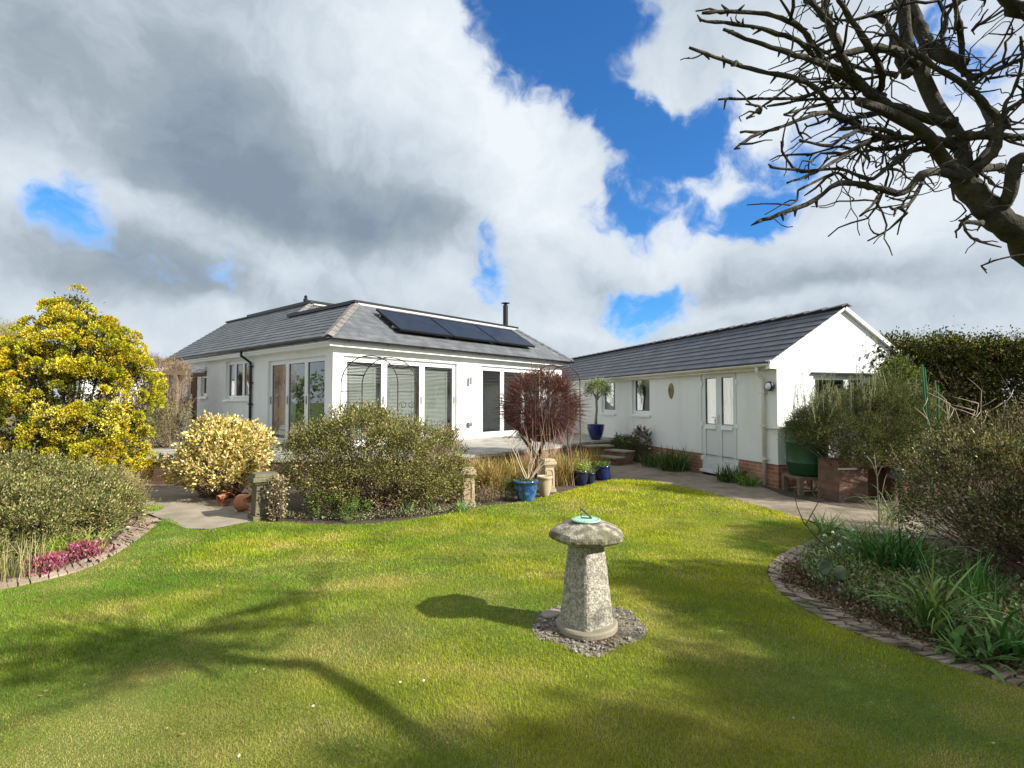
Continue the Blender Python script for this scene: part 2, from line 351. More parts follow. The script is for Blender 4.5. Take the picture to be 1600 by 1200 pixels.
# ------------------------------------------------------------------ ground
SOIL = mat('soil', (.055, .038, .026), (.11, .08, .055), rough=.95, scale=9, bump=.8, bscale=40, c3=(.05, .06, .02), scale3=.8)
FIELD = mat('field', (.06, .09, .02), (.11, .13, .03), rough=.95, scale=.6)
MB().add([(-600, -300, -.06), (600, -300, -.06), (600, 1200, -.06), (-600, 1200, -.06)], [(0, 1, 2, 3)]).build('ground', FIELD)
tag(bpy.data.objects['ground'], kind='structure')
MB().add([(-14, -7, -.012), (15, -7, -.012), (15, 17, -.012), (-14, 17, -.012)], [(0, 1, 2, 3)]).build('soil', SOIL)
tag(bpy.data.objects['soil'], kind='structure')
lawn_far = [tuple(v)[:2] for v in spline(g2([(290, 826), (330, 827), (395, 815), (440, 815), (500, 820), (600, 817), (700, 803), (740, 792), (800, 786), (870, 772), (925, 757), (970, 748), (1020, 752), (1100, 768), (1180, 789), (1250, 810), (1282, 828), (1285, 843), (1240, 856), (1206, 878), (1200, 900), (1225, 932), (1300, 976), (1400, 1012), (1500, 1047), (1600, 1077)]), 6)]
lawn_left = [tuple(v)[:2] for v in spline(g2([(0, 922), (75, 906), (150, 882), (210, 847), (258, 811), (290, 826)]), 6)]
lawn = [(-7.5, 3.2), *lawn_left[:-1], *lawn_far, (3.6, 2.2), (4.3, .6), (4.5, -2), (-7.5, -2)]
LAWNM = None
def lawn_mat():
    m = bpy.data.materials.new('lawn'); m.use_nodes = True; N = m.node_tree.nodes; L = m.node_tree.links; p = N['Principled BSDF']; p.inputs['Roughness'].default_value = .9
    tc = N.new('ShaderNodeTexCoord'); t = N.new('ShaderNodeTexNoise'); t.inputs['Scale'].default_value = 1.2; t.inputs['Detail'].default_value = 8; L.new(tc.outputs['Object'], t.inputs['Vector'])
    r = N.new('ShaderNodeValToRGB'); L.new(t.outputs['Fac'], r.inputs[0]); r.color_ramp.elements[0].position = .35; r.color_ramp.elements[1].position = .65
    r.color_ramp.elements[0].color = (.10, .15, .02, 1); r.color_ramp.elements[1].color = (.22, .19, .035, 1); L.new(r.outputs[0], p.inputs['Base Color'])
    b = N.new('ShaderNodeBump'); b.inputs['Strength'].default_value = .8; b.inputs['Distance'].default_value = .02; t2 = N.new('ShaderNodeTexNoise'); t2.inputs['Scale'].default_value = 60; L.new(tc.outputs['Object'], t2.inputs['Vector']); L.new(t2.outputs['Fac'], b.inputs['Height']); L.new(b.outputs[0], p.inputs['Normal'])
    return m
LAWNM = lawn_mat()
MB().add([(x, y, 0) for x, y in lawn], [tuple(range(len(lawn)))]).build('lawn', LAWNM, recalc=False)
tag(bpy.data.objects['lawn'], kind='structure')
# slate-chip ring under the staddle stone
SC = at(917, 985); ringpoly = g2([(830, 985), (842, 958), (880, 946), (940, 944), (985, 955), (1012, 985), (1000, 1002), (965, 1012), (935, 1030), (905, 1024), (880, 1008), (842, 1000)])
def grass():
    out = []
    for (d0, d1, dens, h, w) in ((1.9, 3.2, 38000, .021, .0026), (3.2, 4.8, 20000, .024, .0038), (4.8, 7.5, 8500, .027, .007), (7.5, 13.5, 3000, .032, .014)):
        area = .99*2*(d1**2-d0**2)/2*1.08; n = int(area*dens); y = np.sqrt(rng.uniform(d0**2, d1**2, n)); x = rng.uniform(-1, 1, n)*y*1.04
        p = np.column_stack([x, y]); ok = inside(p, lawn) & ~(inside(p, ringpoly) & (rng.uniform(0, 1, n) < .96)); p = p[ok]; n = len(p)
        out.append((p, np.full(n, h), np.full(n, w)))
    p = np.concatenate([o[0] for o in out]); h = np.concatenate([o[1] for o in out]); w = np.concatenate([o[2] for o in out]); n = len(p)
    # patchy tone computed on a grid
    G = 160; gx = np.linspace(-14, 8, G); gy = np.linspace(1, 14, G); T1 = np.zeros((G, G)); T2 = np.zeros((G, G)); T3 = np.zeros((G, G))
    for i in range(G):
        for j in range(G):
            a = Vector((gx[i], gy[j], 0)); T1[i, j] = mnoise.fractal(a*.55, 1, 2, 4); T2[i, j] = mnoise.fractal(a*1.6+Vector((9, 3, 1)), 1, 2, 4); T3[i, j] = mnoise.fractal(a*4+Vector((2, 7, 4)), 1, 2, 3)
    ix = np.clip(((p[:, 0]+14)/22*(G-1)), 0, G-1); iy = np.clip((p[:, 1]-1)/13*(G-1), 0, G-1)
    ix = np.clip((ix+rng.normal(0, .6, n)).astype(int), 0, G-1); iy = np.clip((iy+rng.normal(0, .6, n)).astype(int), 0, G-1)
    t1, t2, t3 = T1[ix, iy], T2[ix, iy], T3[ix, iy]
    # left of the lawn lush green, right and far part mossy yellow, straw in worn spots
    yel = np.clip(.34+.10*(p[:, 0])+.05*(p[:, 1]-4)+.6*t1+.3*t2, 0, 1)[:, None]
    worn = np.clip((t2+t3*.8-.22)*2.0, 0, 1); 
    for (px, py, r_, a_) in ((560, 1000, .7, 1.0), (470, 1020, .3, .6), (1010, 1140, .6, .35), (270, 1180, .7, .4), (480, 1160, .5, .3), (940, 870, .35, .3), (1030, 820, .5, .3)):
        c_ = at(px, py); worn = np.maximum(worn, a_*np.exp(-((p[:, 0]-c_.x)**2+(p[:, 1]-c_.y)**2)/(r_*.6)**2)*(1+1.2*t3))
    worn = np.clip(worn*.75+.22*np.clip((3.7-p[:, 1])/1.2, 0, 1)*(.6+t3*2), 0, .8)[:, None]
    green = np.array([.13, .26, .018]); yellow = np.array([.43, .46, .02]); straw = np.array([.42, .33, .13])
    c = green*(1-yel)+yellow*yel; c = c*(1-worn)+straw*worn
    dead = (rng.uniform(0, 1, n) < .10)[:, None]; c = np.where(dead, straw*.9, c); c = c*(1+rng.normal(0, .22, (n, 1)))*(1+.55*t3[:, None]+.25*t2[:, None])
    h = h*(1+.5*t1+.3*t3)*rng.uniform(.55, 1.3, n)*(1-.35*worn[:, 0])
    az = rng.uniform(0, 2*math.pi, n); lean = np.abs(rng.normal(.65, .4, n)); sa = az+math.pi/2+rng.normal(0, .4, n)
    B = np.column_stack([p, np.full(n, -.002)]); sd_ = np.column_stack([np.cos(sa), np.sin(sa), np.zeros(n)])*w[:, None]*.5
    tip = B+np.column_stack([np.cos(az)*np.sin(lean), np.sin(az)*np.sin(lean), np.cos(lean)])*h[:, None]
    V = np.stack([B-sd_, B+sd_, tip], 1).reshape(-1, 3)
    o = npmesh('grass', V, np.arange(3*n).reshape(-1, 3), BLADE, None, np.repeat(np.clip(c, 0.003, 1), 3, 0)); tag(o, kind='stuff'); print('grass', n)
grass()
# lawn bits: fallen petals
V, Fc = [], []
pp = np.array([tuple(at(x, y))[:2] for x, y in ((338, 921), (660, 1073), (1032, 873), (492, 1112), (410, 1054), (130, 1080), (815, 1096), (1170, 1000), (1548, 1170), (1360, 1105), (628, 1074), (700, 1170), (1240, 1130), (372, 1195), (940, 1100), (1052, 925))])
t = leaves('fallen_petals', np.column_stack([pp, np.full(len(pp), .03)]), np.column_stack([rng.normal(size=(len(pp), 2)), np.full(len(pp), .2)]), .018, [(.75, .7, .62), (.6, .55, .4)], LEAFM, None, .7); tag(t, kind='stuff')
n = 420; P = np.column_stack([rng.uniform(-4, 3, n), rng.uniform(2.2, 8, n)]); P = P[inside(P, lawn)]; n = len(P)
tag(leaves('leaf_litter', np.column_stack([P, rng.uniform(.012, .024, n)]), np.column_stack([rng.normal(size=(n, 2)), rng.uniform(-.1, .3, n)]), .022*rng.uniform(.5, 1.3, n), [(.30, .20, .10), (.45, .36, .2), (.18, .11, .06)], LEAFM, None, .35), 'tiny dry leaf scraps scattered over the lawn', kind='stuff')
# ------------------------------------------------------------------ paths and edging
PATHM = mat('path_stone', (.20, .155, .11), (.30, .245, .18), rough=.9, scale=5, bump=.35, bscale=50, c3=(.13, .11, .07), scale3=1.6)
CONC = mat('concrete', (.26, .215, .16), (.36, .31, .24), rough=.9, scale=3, bump=.25, bscale=60, c3=(.20, .18, .12), scale3=1.3)
gp = g2([(955, 752), (948, 735), (950, 712)])+[tuple(at(968, 711))[:2], (3.0, 15.4)]
back = [(4.9-.289*s-.12, 9.8+.957*s) for s in (5.6, 4, 2, .3)]
rpath = [tuple(v)[:2] for v in spline(g2([(1440, 812), (1400, 802), (1300, 790), (1225, 775)]), 4)]
front = g2([(1020, 752), (1100, 768), (1180, 789), (1250, 810), (1330, 830), (1450, 842)])
pathpoly = g2([(970, 748)])+front+rpath+back[::-1]+gp[2:3]+gp[:1]
MB().add([(x, y, .004) for x, y in pathpoly], [tuple(range(len(pathpoly)))]).build('path', PATHM, recalc=False); tag(bpy.data.objects['path'], kind='structure')
lp = g2([(290, 826), (330, 827), (400, 814), (435, 812), (400, 780), (345, 765), (290, 752), (245, 742), (205, 745), (200, 770), (212, 795), (255, 812)])
MB().add([(x, y, .004) for x, y in lp], [tuple(range(len(lp)))]).build('garden_path', CONC, recalc=False); tag(bpy.data.objects['garden_path'], kind='structure')
BRK = mat('edging_brick', (.23, .15, .10), (.33, .25, .18), rough=.9, scale=3, bump=.5, bscale=60, c3=(.14, .15, .09), scale3=2.5)
BRK2 = mat('edging_pale', (.28, .19, .13), (.46, .36, .27), rough=.9, scale=4, bump=.5, bscale=60, c3=(.22, .2, .14), scale3=2.5)
def edging(outer, inner, m, label, bw=.105, rows=1):
    o = spline(g2(outer), 10); i = spline(g2(inner), 10); mb = MB()
    def res(l, n):
        L_ = [0]
        for a, b in zip(l[:-1], l[1:]): L_.append(L_[-1]+(b-a).length)
        r = []
        for k in range(n+1):
            s = L_[-1]*k/n; j = max(0, min(len(l)-2, next((q for q in range(len(L_)-1) if L_[q+1] >= s), len(l)-2))); r.append(l[j].lerp(l[j+1], (s-L_[j])/max(L_[j+1]-L_[j], 1e-6)))
        return r
    n = int(sum((b-a).length for a, b in zip(o[:-1], o[1:]))/bw); o = res(o, n); i = res(i, n)
    for k in range(n):
        wdt = (o[k]-i[k]).length; rr = max(1, round(wdt/.13)) if rows == 0 else rows
        for r in range(rr):
            a0, a1 = r/rr+.008/max(wdt, .1), (r+1)/rr-.008/max(wdt, .1); q = random.uniform(.04, .2)
            if random.random() < .10: continue
            P = [o[k].lerp(i[k], a0), o[k].lerp(o[k+1], 1-q).lerp(i[k].lerp(i[k+1], 1-q), a0), o[k].lerp(o[k+1], 1-q).lerp(i[k].lerp(i[k+1], 1-q), a1), o[k].lerp(i[k], a1)]
            z = random.uniform(.004, .018); j = [random.uniform(-.011, .011) for _ in range(8)]
            mb.add([(p.x+j[q_], p.y+j[q_+4], -.01) for q_, p in enumerate(P)]+[(p.x*.96+sum(w_.x for w_ in P)*.01+j[q_], p.y*.96+sum(w_.y for w_ in P)*.01, z+random.uniform(-.006, .006)) for q_, p in enumerate(P)], [(3, 2, 1, 0), (4, 5, 6, 7), (0, 1, 5, 4), (1, 2, 6, 5), (2, 3, 7, 6), (3, 0, 4, 7)])
    t = mb.build('brick_edging', m); return tag(t, label, 'edging')
BRK3 = mat('edging_dark', (.20, .14, .10), (.42, .33, .25), rough=.95, scale=5, bump=.8, bscale=50, c3=(.09, .10, .04), scale3=3)
edging([(1292, 842), (1240, 856), (1206, 878), (1200, 900), (1225, 932), (1300, 976), (1400, 1012), (1500, 1047), (1640, 1085)], [(1300, 858), (1262, 870), (1247, 885), (1247, 900), (1268, 922), (1332, 957), (1420, 994), (1520, 1027), (1660, 1067)], BRK3, 'curved edging of pale worn bricks round the right flower bed', .062, 0)
edging([(-120, 950), (0, 922), (75, 906), (150, 882), (210, 847), (258, 811)], [(-120, 938), (0, 910), (75, 894), (135, 872), (182, 842), (206, 806)], BRK2, 'curved strip of pale pink bricks edging the left shrub bed', .07, 0)
# patio, raised half a metre
patio = [(-16, 10.6), (-9.5, 10.35), (-5.5, 10.1), (-3, 10.15), (-1.4, 10.45), (-.3, 11.3), (.54, 12.3), (1.5, 13.6), (2.2, 14.6), (3.19, 15.4), (3.19, 16), (2.4, 19), (2.2, 21), (-16, 24)]
PATM = brickmat('patio_boards', (.33, .31, .27), (.42, .39, .34), (.12, .11, .09), 3.2, .145, .006, coords='Object', rough=.8, bump=.5)
BRICKW = brickmat('brick_red', (.34, .13, .07), (.46, .21, .11), (.35, .30, .25), .225, .075, .01, coords='Object', wallmap=True)
DKBRICK = brickmat('brick_dark', (.17, .08, .05), (.26, .135, .085), (.15, .13, .10), .225, .075, .01, coords='Object', wallmap=True)
tag(MB().prism(patio, .44, .5).build('patio', PATM), kind='structure')
inner_p = [(x*.996, y+.03) for x, y in patio]
tag(MB().prism(inner_p, -.02, .44).build('retaining_wall', DKBRICK), 'low red brick retaining wall holding up the patio behind the grasses', 'wall')
# steps at the garage end of the patio
st = empty('garden_steps', (2.45, 13.9, 0), 'two brick steps with pale stone treads rising from path to patio', 'steps', rz=R(-52))
MB().box((-.65, -.35, -.01), (.65, .3, .16)).build('riser', DKBRICK, st); MB().box((-.65, .0, .16), (.65, .35, .3)).build('riser', DKBRICK, st)
MB().box((-.68, -.4, .165), (.68, -.003, .205)).build('tread', CONC, st, bevel=.006); MB().box((-.68, -.03, .305), (.68, .35, .345)).build('tread', CONC, st, bevel=.006)
lw = empty('brick_pier', at(934, 722), 'short brick pier with a stone slab on top beside the patio steps', 'pier', rz=R(20))
MB().box((-.3, -.15, -.01), (.3, .15, .40)).build('pier', DKBRICK, lw); MB().box((-.38, -.2, .403), (.38, .2, .45)).build('coping', CONC, lw, bevel=.008)
# ------------------------------------------------------------------ buildings
WHITE = mat('white_render', (.84, .86, .84), (.81, .83, .81), rough=.85, scale=1.2, bump=.25, bscale=90, c3=(.77, .78, .75), scale3=.7, spec=.2)
def streaks(m, target, c3scale=(3, 3, .8)):
    nt = m.node_tree
    for n_ in list(nt.nodes):
        if n_.type == 'TEX_NOISE' and abs(n_.inputs['Scale'].default_value-target) < 1e-4:
            mp_ = nt.nodes.new('ShaderNodeMapping'); mp_.inputs['Scale'].default_value = c3scale; l = n_.inputs['Vector'].links[0]; nt.links.new(l.from_socket, mp_.inputs['Vector']); nt.links.new(mp_.outputs[0], n_.inputs['Vector'])
streaks(WHITE, .7)
PVC = mat('white_upvc', (.82, .84, .83), rough=.3, spec=.5)
CREAM = mat('cream_fascia', (.74, .72, .64), (.64, .61, .52), rough=.5, scale=3)
BLK = mat('black_plastic', (.012, .012, .014), rough=.35); LEAD = mat('lead', (.05, .055, .06), (.08, .085, .09), rough=.5, scale=6)
SLATE = brickmat('slate_tiles', (.10, .108, .118), (.14, .146, .155), (.04, .04, .043), .33, .245, .005, rough=.62, bump=.35)
GSLATE = brickmat('garage_tiles', (.078, .082, .095), (.10, .105, .118), (.035, .036, .04), .6, .235, .004, rough=.6, bump=.3)
HIPM = brickmat('hip_tiles', (.20, .185, .17), (.25, .23, .21), (.1, .09, .08), .3, .3, .01, coords='Object', rough=.85)
def glassmat(name, tint, refl):
    m = bpy.data.materials.new(name); m.use_nodes = True; N = m.node_tree.nodes; L = m.node_tree.links; N.remove(N['Principled BSDF'])
    tr = N.new('ShaderNodeBsdfTransparent'); tr.inputs[0].default_value = (*tint, 1); gl = N.new('ShaderNodeBsdfGlossy'); gl.inputs['Roughness'].default_value = .008
    fr = N.new('ShaderNodeLayerWeight'); fr.inputs[0].default_value = .5; pw = N.new('ShaderNodeMath'); pw.operation = 'POWER'; L.new(fr.outputs['Facing'], pw.inputs[0]); pw.inputs[1].default_value = 3.5; mu = N.new('ShaderNodeMath'); mu.operation = 'MULTIPLY_ADD'; L.new(pw.outputs[0], mu.inputs[0]); mu.inputs[1].default_value = .8; mu.inputs[2].default_value = refl
    tcn = N.new('ShaderNodeTexCoord'); no = N.new('ShaderNodeTexNoise'); no.inputs['Scale'].default_value = 1.3; no.inputs['Detail'].default_value = 1; L.new(tcn.outputs['Object'], no.inputs['Vector']); b = N.new('ShaderNodeBump'); b.inputs['Strength'].default_value = .05; b.inputs['Distance'].default_value = .1; L.new(no.outputs['Fac'], b.inputs['Height']); L.new(b.outputs[0], gl.inputs['Normal'])
    ms = N.new('ShaderNodeMixShader'); L.new(mu.outputs[0], ms.inputs[0]); L.new(tr.outputs[0], ms.inputs[1]); L.new(gl.outputs[0], ms.inputs[2]); L.new(ms.outputs[0], N['Material Output'].inputs[0]); return m
GLASS = glassmat('glass', (.92, .95, .94), .18)
def wall(name, L_, z0, z1, th, openings, mp, m, parent, a0=0, top=None):
    """wall slab with openings; mp(a, depth, z) -> local xyz"""
    xs = sorted({a0, L_, *[o[0] for o in openings], *[o[1] for o in openings]}); zs = sorted({z0, z1, *[o[2] for o in openings], *[o[3] for o in openings]})
    mb = MB(); zs = [z for z in zs if z >= z0]; isop = lambda x, z: any(o[0] < x < o[1] and o[2] < z < o[3] for o in openings)
    for x, X in zip(xs[:-1], xs[1:]):
        for z, Z in zip(zs[:-1], zs[1:]):
            if isop((x+X)/2, (z+Z)/2): continue
            for d in (0, th): mb.add([mp(x, d, z), mp(X, d, z), mp(X, d, Z), mp(x, d, Z)], [(0, 1, 2, 3)])
    for (x, X, z, Z) in openings:
        z = max(z, z0)
        for q in (((x, z), (X, z)), ((X, z), (X, Z)), ((X, Z), (x, Z)), ((x, Z), (x, z))):
            (p, r), (p2, r2) = q; mb.add([mp(p, 0, r), mp(p2, 0, r2), mp(p2, th, r2), mp(p, th, r)], [(0, 1, 2, 3)])
    q = ((a0, z0), (L_, z0), (L_, z1), (a0, z1))
    for i in range(4):
        (p, r), (p2, r2) = q[i], q[(i+1) % 4]; mb.add([mp(p, 0, r), mp(p2, 0, r2), mp(p2, th, r2), mp(p, th, r)], [(0, 1, 2, 3)])
    return mb.build(name, m, parent, recalc=False)
def mbox(mb, mp, a, b):
    """box between (a,depth,z) corners through mapping mp"""
    c = [mp(x, y, z) for z in (a[2], b[2]) for x, y in ((a[0], a[1]), (b[0], a[1]), (b[0], b[1]), (a[0], b[1]))]
    mb.add(c, [(0, 3, 2, 1), (4, 5, 6, 7), (0, 1, 5, 4), (1, 2, 6, 5), (2, 3, 7, 6), (3, 0, 4, 7)])
def framebars(mb, mp, x, X, z, Z, w, d0, d1):
    mbox(mb, mp, (x, d0, z), (x+w, d1, Z)); mbox(mb, mp, (X-w, d0, z), (X, d1, Z)); mbox(mb, mp, (x+w, d0, z), (X-w, d1, z+w)); mbox(mb, mp, (x+w, d0, Z-w), (X-w, d1, Z))
GASK = mat('gasket', (.02, .02, .022), rough=.5)
STEEL = mat('steel', (.5, .5, .5), rough=.3, metal=1)
def window(parent, mp, x, X, z, Z, leaves_x, name='window', leafname=None, dep=.07, lw=.055, sill=True, glass=GLASS, handle=False):
    mb = MB(); framebars(mb, mp, x, X, z, Z, .045, dep, dep+.07); w = mb.build(name, PVC, parent)
    for k, (a, b) in enumerate(zip(leaves_x[:-1], leaves_x[1:])):
        a += .048 if k == 0 else .002; b -= .048 if k == len(leaves_x)-2 else .002
        mb = MB(); framebars(mb, mp, a, b, z+.048, Z-.048, lw, dep-.012, dep+.055); mb.build(leafname or 'sash', PVC, w, bevel=0)
        mb = MB(); framebars(mb, mp, a+lw, b-lw, z+.048+lw, Z-.048-lw, .012, dep+.012, dep+.03); mb.build('gasket', GASK, w)
        mb = MB(); mbox(mb, mp, (a+lw+.008, dep+.018, z+.048+lw+.008), (b-lw-.008, dep+.022, Z-.048-lw-.008)); mb.build('pane', glass, w)
        if handle:
            mb = MB(); mbox(mb, mp, (b-.05, dep-.04, z+1.0), (b-.02, dep-.013, z+1.2)); mb.build('handle', STEEL, w)
    if sill: mb = MB(); mbox(mb, mp, (x-.06, -.05, z-.06), (X+.06, dep-.002, z-.002)); mb.build('sill', PVC, w)
    return w
HA = math.atan2(.7638, .6455); HC = Vector((-4.13, 12.2, 0))
house = empty('bungalow', HC, 'white rendered bungalow with grey hipped slate roof beyond the patio', 'house', rz=HA)
fm = lambda a, d, z: (a, d, z); lm_ = lambda a, d, z: (d, a, z)
fop = [(.27, 3.95, .53, 2.68), (4.95, 8.05, .53, 2.68)]
lop = [(.33, 3.2, .53, 2.68), (4.3, 5.95, 1.66, 2.80), (7.4, 7.9, 1.75, 2.70), (8.4, 9.1, 1.75, 2.70)]
wall('wall', 9.2, .43, 2.95, .28, fop, fm, WHITE, house)
wall('wall', 10.7, .43, 2.95, .28, lop, lm_, WHITE, house, a0=.281)
MB().box((8.92, .281, .43), (9.2, 13.4, 2.95)).box((0, 13.4, .43), (9.2, 13.7, 2.95)).build('wall', WHITE, house)
# brick plinth under the left wall
MB().box((-.02, .0, .0), (.26, 10.7, .428)).build('plinth', DKBRICK, house)
ROOMW = mat('room_wall', (.45, .46, .43), rough=.9); WOODF = mat('room_floor', (.20, .15, .10), (.28, .2, .13), rough=.5, scale=4)
MB().box((.281, .281, .45), (8.92, 13.4, .52)).build('floor', WOODF, house)
MB().box((.281, .281, 2.76), (8.92, 13.4, 2.80)).build('ceiling', ROOMW, house)
MB().box((4.4, .281, .52), (4.5, 4.6, 2.76)).box((.281, 4.6, .52), (8.92, 4.7, 2.76)).build('partition', ROOMW, house)
b1 = window(house, fm, .27, 3.95, .53, 2.68, [.27, 1.47, 2.70, 3.95], 'bifold_door', 'door_leaf', lw=.085, sill=False, handle=True)
b2 = window(house, fm, 4.95, 8.05, .53, 2.68, [4.95, 5.98, 7.01, 8.05], 'bifold_door', 'door_leaf', lw=.085, sill=False, handle=True)
b3 = window(house, lm_, .33, 3.2, .53, 2.68, [.33, 1.3, 2.25, 3.2], 'bifold_door', 'door_leaf', lw=.07, sill=False, handle=True)
window(house, lm_, 4.3, 5.95, 1.66, 2.80, [4.3, 4.85, 5.4, 5.95])
for a, b in ((7.4, 7.9), (8.4, 9.1)):
    w = window(house, lm_, a, b, 1.75, 2.70, [a, b]); mb = MB(); mbox(mb, lm_, (a+.05, .04, 2.36), (b-.05, .11, 2.41)); mb.build('transom', PVC, w)
# open top vent of the small window
mb = MB(); 
for (p, q) in (((-.02, 7.44, 2.66), (-.26, 7.44, 2.50)), ((-.02, 7.86, 2.66), (-.26, 7.86, 2.50)), ((-.26, 7.44, 2.50), (-.26, 7.86, 2.50)), ((-.02, 7.44, 2.66), (-.02, 7.86, 2.66))): mb.bar(p, q, .05, .05)
mb.build('vent_sash', PVC, house)
BLIND = mat('blind_slat', (.50, .50, .46), rough=.6)
for par, mp, x, X in ((b1, fm, .4, 1.40), (b1, fm, 1.55, 2.62), (b1, fm, 2.78, 3.85)):
    mb = MB(); z = 2.60
    while z > .62:
        c = [mp(a, d, zz) for a, d, zz in ((x, .20, z-.012), (X, .20, z-.012), (X, .224, z+.014), (x, .224, z+.014))]; mb.add(c, [(0, 1, 2, 3)]); z -= .036
    for a in (x+.15, X-.15): mbox(mb, mp, (a, .194, .6), (a+.012, .197, 2.62))
    mb.build('blind', BLIND, par, recalc=False)
CURT = mat('curtain', (.80, .83, .82), rough=.9, transl=.3)
def curtain(mp, par, a0, a1, d, z0, z1, amp=.03, folds=5, gather=0):
    n = 30; mb = MB(); vs = []
    for j in range(7):
        v = j/6; z = z1+(z0-z1)*v; sq = 1-gather*math.sin(math.pi*min(1, v*1.25))
        for i in range(n+1):
            u = i/n; vs.append(mp(a0+(a1-a0)*u*sq, d+amp*math.sin(u*folds*2*math.pi), z))
    fs = [(j*(n+1)+i, j*(n+1)+i+1, (j+1)*(n+1)+i+1, (j+1)*(n+1)+i) for j in range(6) for i in range(n)]; return mb.add(vs, fs).build('curtain', CURT, par, smooth=True, recalc=False)
curtain(fm, b2, 5.02, 5.3, .27, .56, 2.6, gather=.35); curtain(fm, b2, 7.7, 7.98, .27, .56, 2.6)
curtain(lm_, b3, 2.28, 3.15, .30, .56, 2.6)
def armchair(loc, c, label):
    t = empty('armchair', loc, label, 'armchair'); m = mat('fabric_%.2f' % c[0], c, rough=.9)
    MB().box((-.35, -.35, .12), (.35, .35, .42)).build('seat', m, t, bevel=.04); MB().box((-.35, .22, .43), (.35, .4, .9)).build('backrest', m, t, bevel=.05)
    for s in (-1, 1): MB().box((s*.42-.065, -.36, .0), (s*.42+.065, .36, .6)).build('armrest', m, t, bevel=.03)
def hw(X, Y, z): return Matrix.Translation(HC) @ Matrix.Rotation(HA, 4, 'Z') @ Vector((X, Y, z))
armchair(hw(.95, 1.5, .52), (.5, .5, .03), 'yellow armchair just inside the corner glass doors')
armchair(hw(.95, 2.75, .52), (.1, .4, .2), 'green armchair behind the leftmost glass door leaf')
# roof
def clip(poly, a, lo, keep_hi):
    out = []
    for i in range(len(poly)):
        p, q = poly[i], poly[(i+1) % len(poly)]; ip = (p[a] >= lo) == keep_hi or p[a] == lo; iq = (q[a] >= lo) == keep_hi or q[a] == lo
        if ip: out.append(p)
        if ip != iq: t = (lo-p[a])/(q[a]-p[a]); out.append((p[0]+(q[0]-p[0])*t, p[1]+(q[1]-p[1])*t))
    return out
def slope(polys, mp, w0, cw, k, lift, name, m, parent, th=.03):
    """polys in (s,w); mp(s,w)->xyz on the plane; k = 3D length per unit w; courses as stepped slabs"""
    V = []; Fa = []; UV = []
    wmax = max(p[1] for q in polys for p in q)
    n = int(math.ceil((wmax-w0)/cw))
    for i in range(n):
        a, b = w0+i*cw, min(w0+(i+1)*cw, wmax)
        for poly in polys:
            q = clip(clip(poly, 1, a, True), 1, b, False)
            if len(q) < 3: continue
            base = len(V); pts = []
            for (s_, w_) in q:
                f = 1-(w_-a)/(b-a); x, y, z = mp(s_, w_); V.append((x, y, z+.004+lift*f)); UV.append((s_, (w_)*k))
            Fa.append((tuple(range(base, base+len(q)))))
            lo = [p for p in q if abs(p[1]-a) < 1e-6]
            if len(lo) >= 2:
                lo = [min(lo), max(lo)]; b2_ = len(V)
                for (s_, w_) in lo:
                    x, y, z = mp(s_, w_); V.append((x, y, z+.004+lift)); UV.append((s_, w_*k+.002))
                for (s_, w_) in lo[::-1]:
                    x, y, z = mp(s_, w_); V.append((x, y, z-(.0 if i else .03))); UV.append((s_, w_*k+.002))
                Fa.append((b2_, b2_+1, b2_+2, b2_+3))
    me = bpy.data.meshes.new(name); me.from_pydata(V, [], Fa); uvl = me.uv_layers.new(name='UVMap')
    for l in me.loops: uvl.data[l.index].uv = UV[l.vertex_index]
    return link(name, me, m, parent)
ZE = 3.06; SL = .61; zz = lambda w: ZE+SL*(w+.3)
k = math.hypot(1, SL)
slope([[(-.3, -.3), (9.45, -.3), (8.7, 1.74), (1.74, 1.74)]], lambda s, w: (s, w, zz(w)), -.3, .209, k, .016, 'roof_slope', SLATE, house)
slope([[(-.3, -.3), (5.15, -.3), (5.15, 1.74), (1.74, 1.74)], [(5.15, -.3), (10.5, -.3), (13.2, 2.85), (6.26, 2.85), (5.15, 1.74)]], lambda s, w: (w, s, zz(w)), -.3, .209, k, .020, 'roof_slope', SLATE, house)
slope([[(1.8, 1.74), (9.0, 1.74), (8.0, 2.85), (2.85, 2.85)]], lambda s, w: (s, w+3.41, zz(w)), 1.74, .209, k, .016, 'roof_slope', SLATE, house)
slope([[(-.3, -.3), (13.7, -.3), (13.7, .45), (1.74, .45)]], lambda s, w: (9.15-w, s, ZE+(w+.3)*1.653), -.3, .128, 1.93, .014, 'roof_slope', SLATE, house)
UPST = mat('upstand', (.62, .62, .58), (.5, .5, .46), rough=.7, scale=4)
MB().box((1.8, 1.76, 4.2), (8.66, 5.15, 4.27)).box((2.9, 6.3, 4.85), (8.9, 13.3, 4.93)).build('flat_roof', LEAD, house)
mb = MB(); mb.box((1.78, 1.70, 4.28), (8.7, 1.735, 4.345)); mb.build('upstand', UPST, house)
mb = MB(); mb.box((1.66, 1.69, 4.347), (8.78, 1.84, 4.41)).box((1.66, 1.843, 4.315), (1.8, 5.52, 4.41)); mb.build('roof_trim', BLK, house)
mb = MB(); mb.box((2.78, 6.1, 5.01), (2.92, 11.1, 5.11)).box((2.78, 11.103, 5.0), (2.9, 13.2, 5.05)).box((2.923, 6.1, 5.05), (8.1, 6.25, 5.11)); mb.build('roof_trim', BLK, house)
mb = MB(); mb.box((2.95, 6.15, 4.97), (8.0, 6.19, 5.045)); mb.build('upstand', UPST, house)
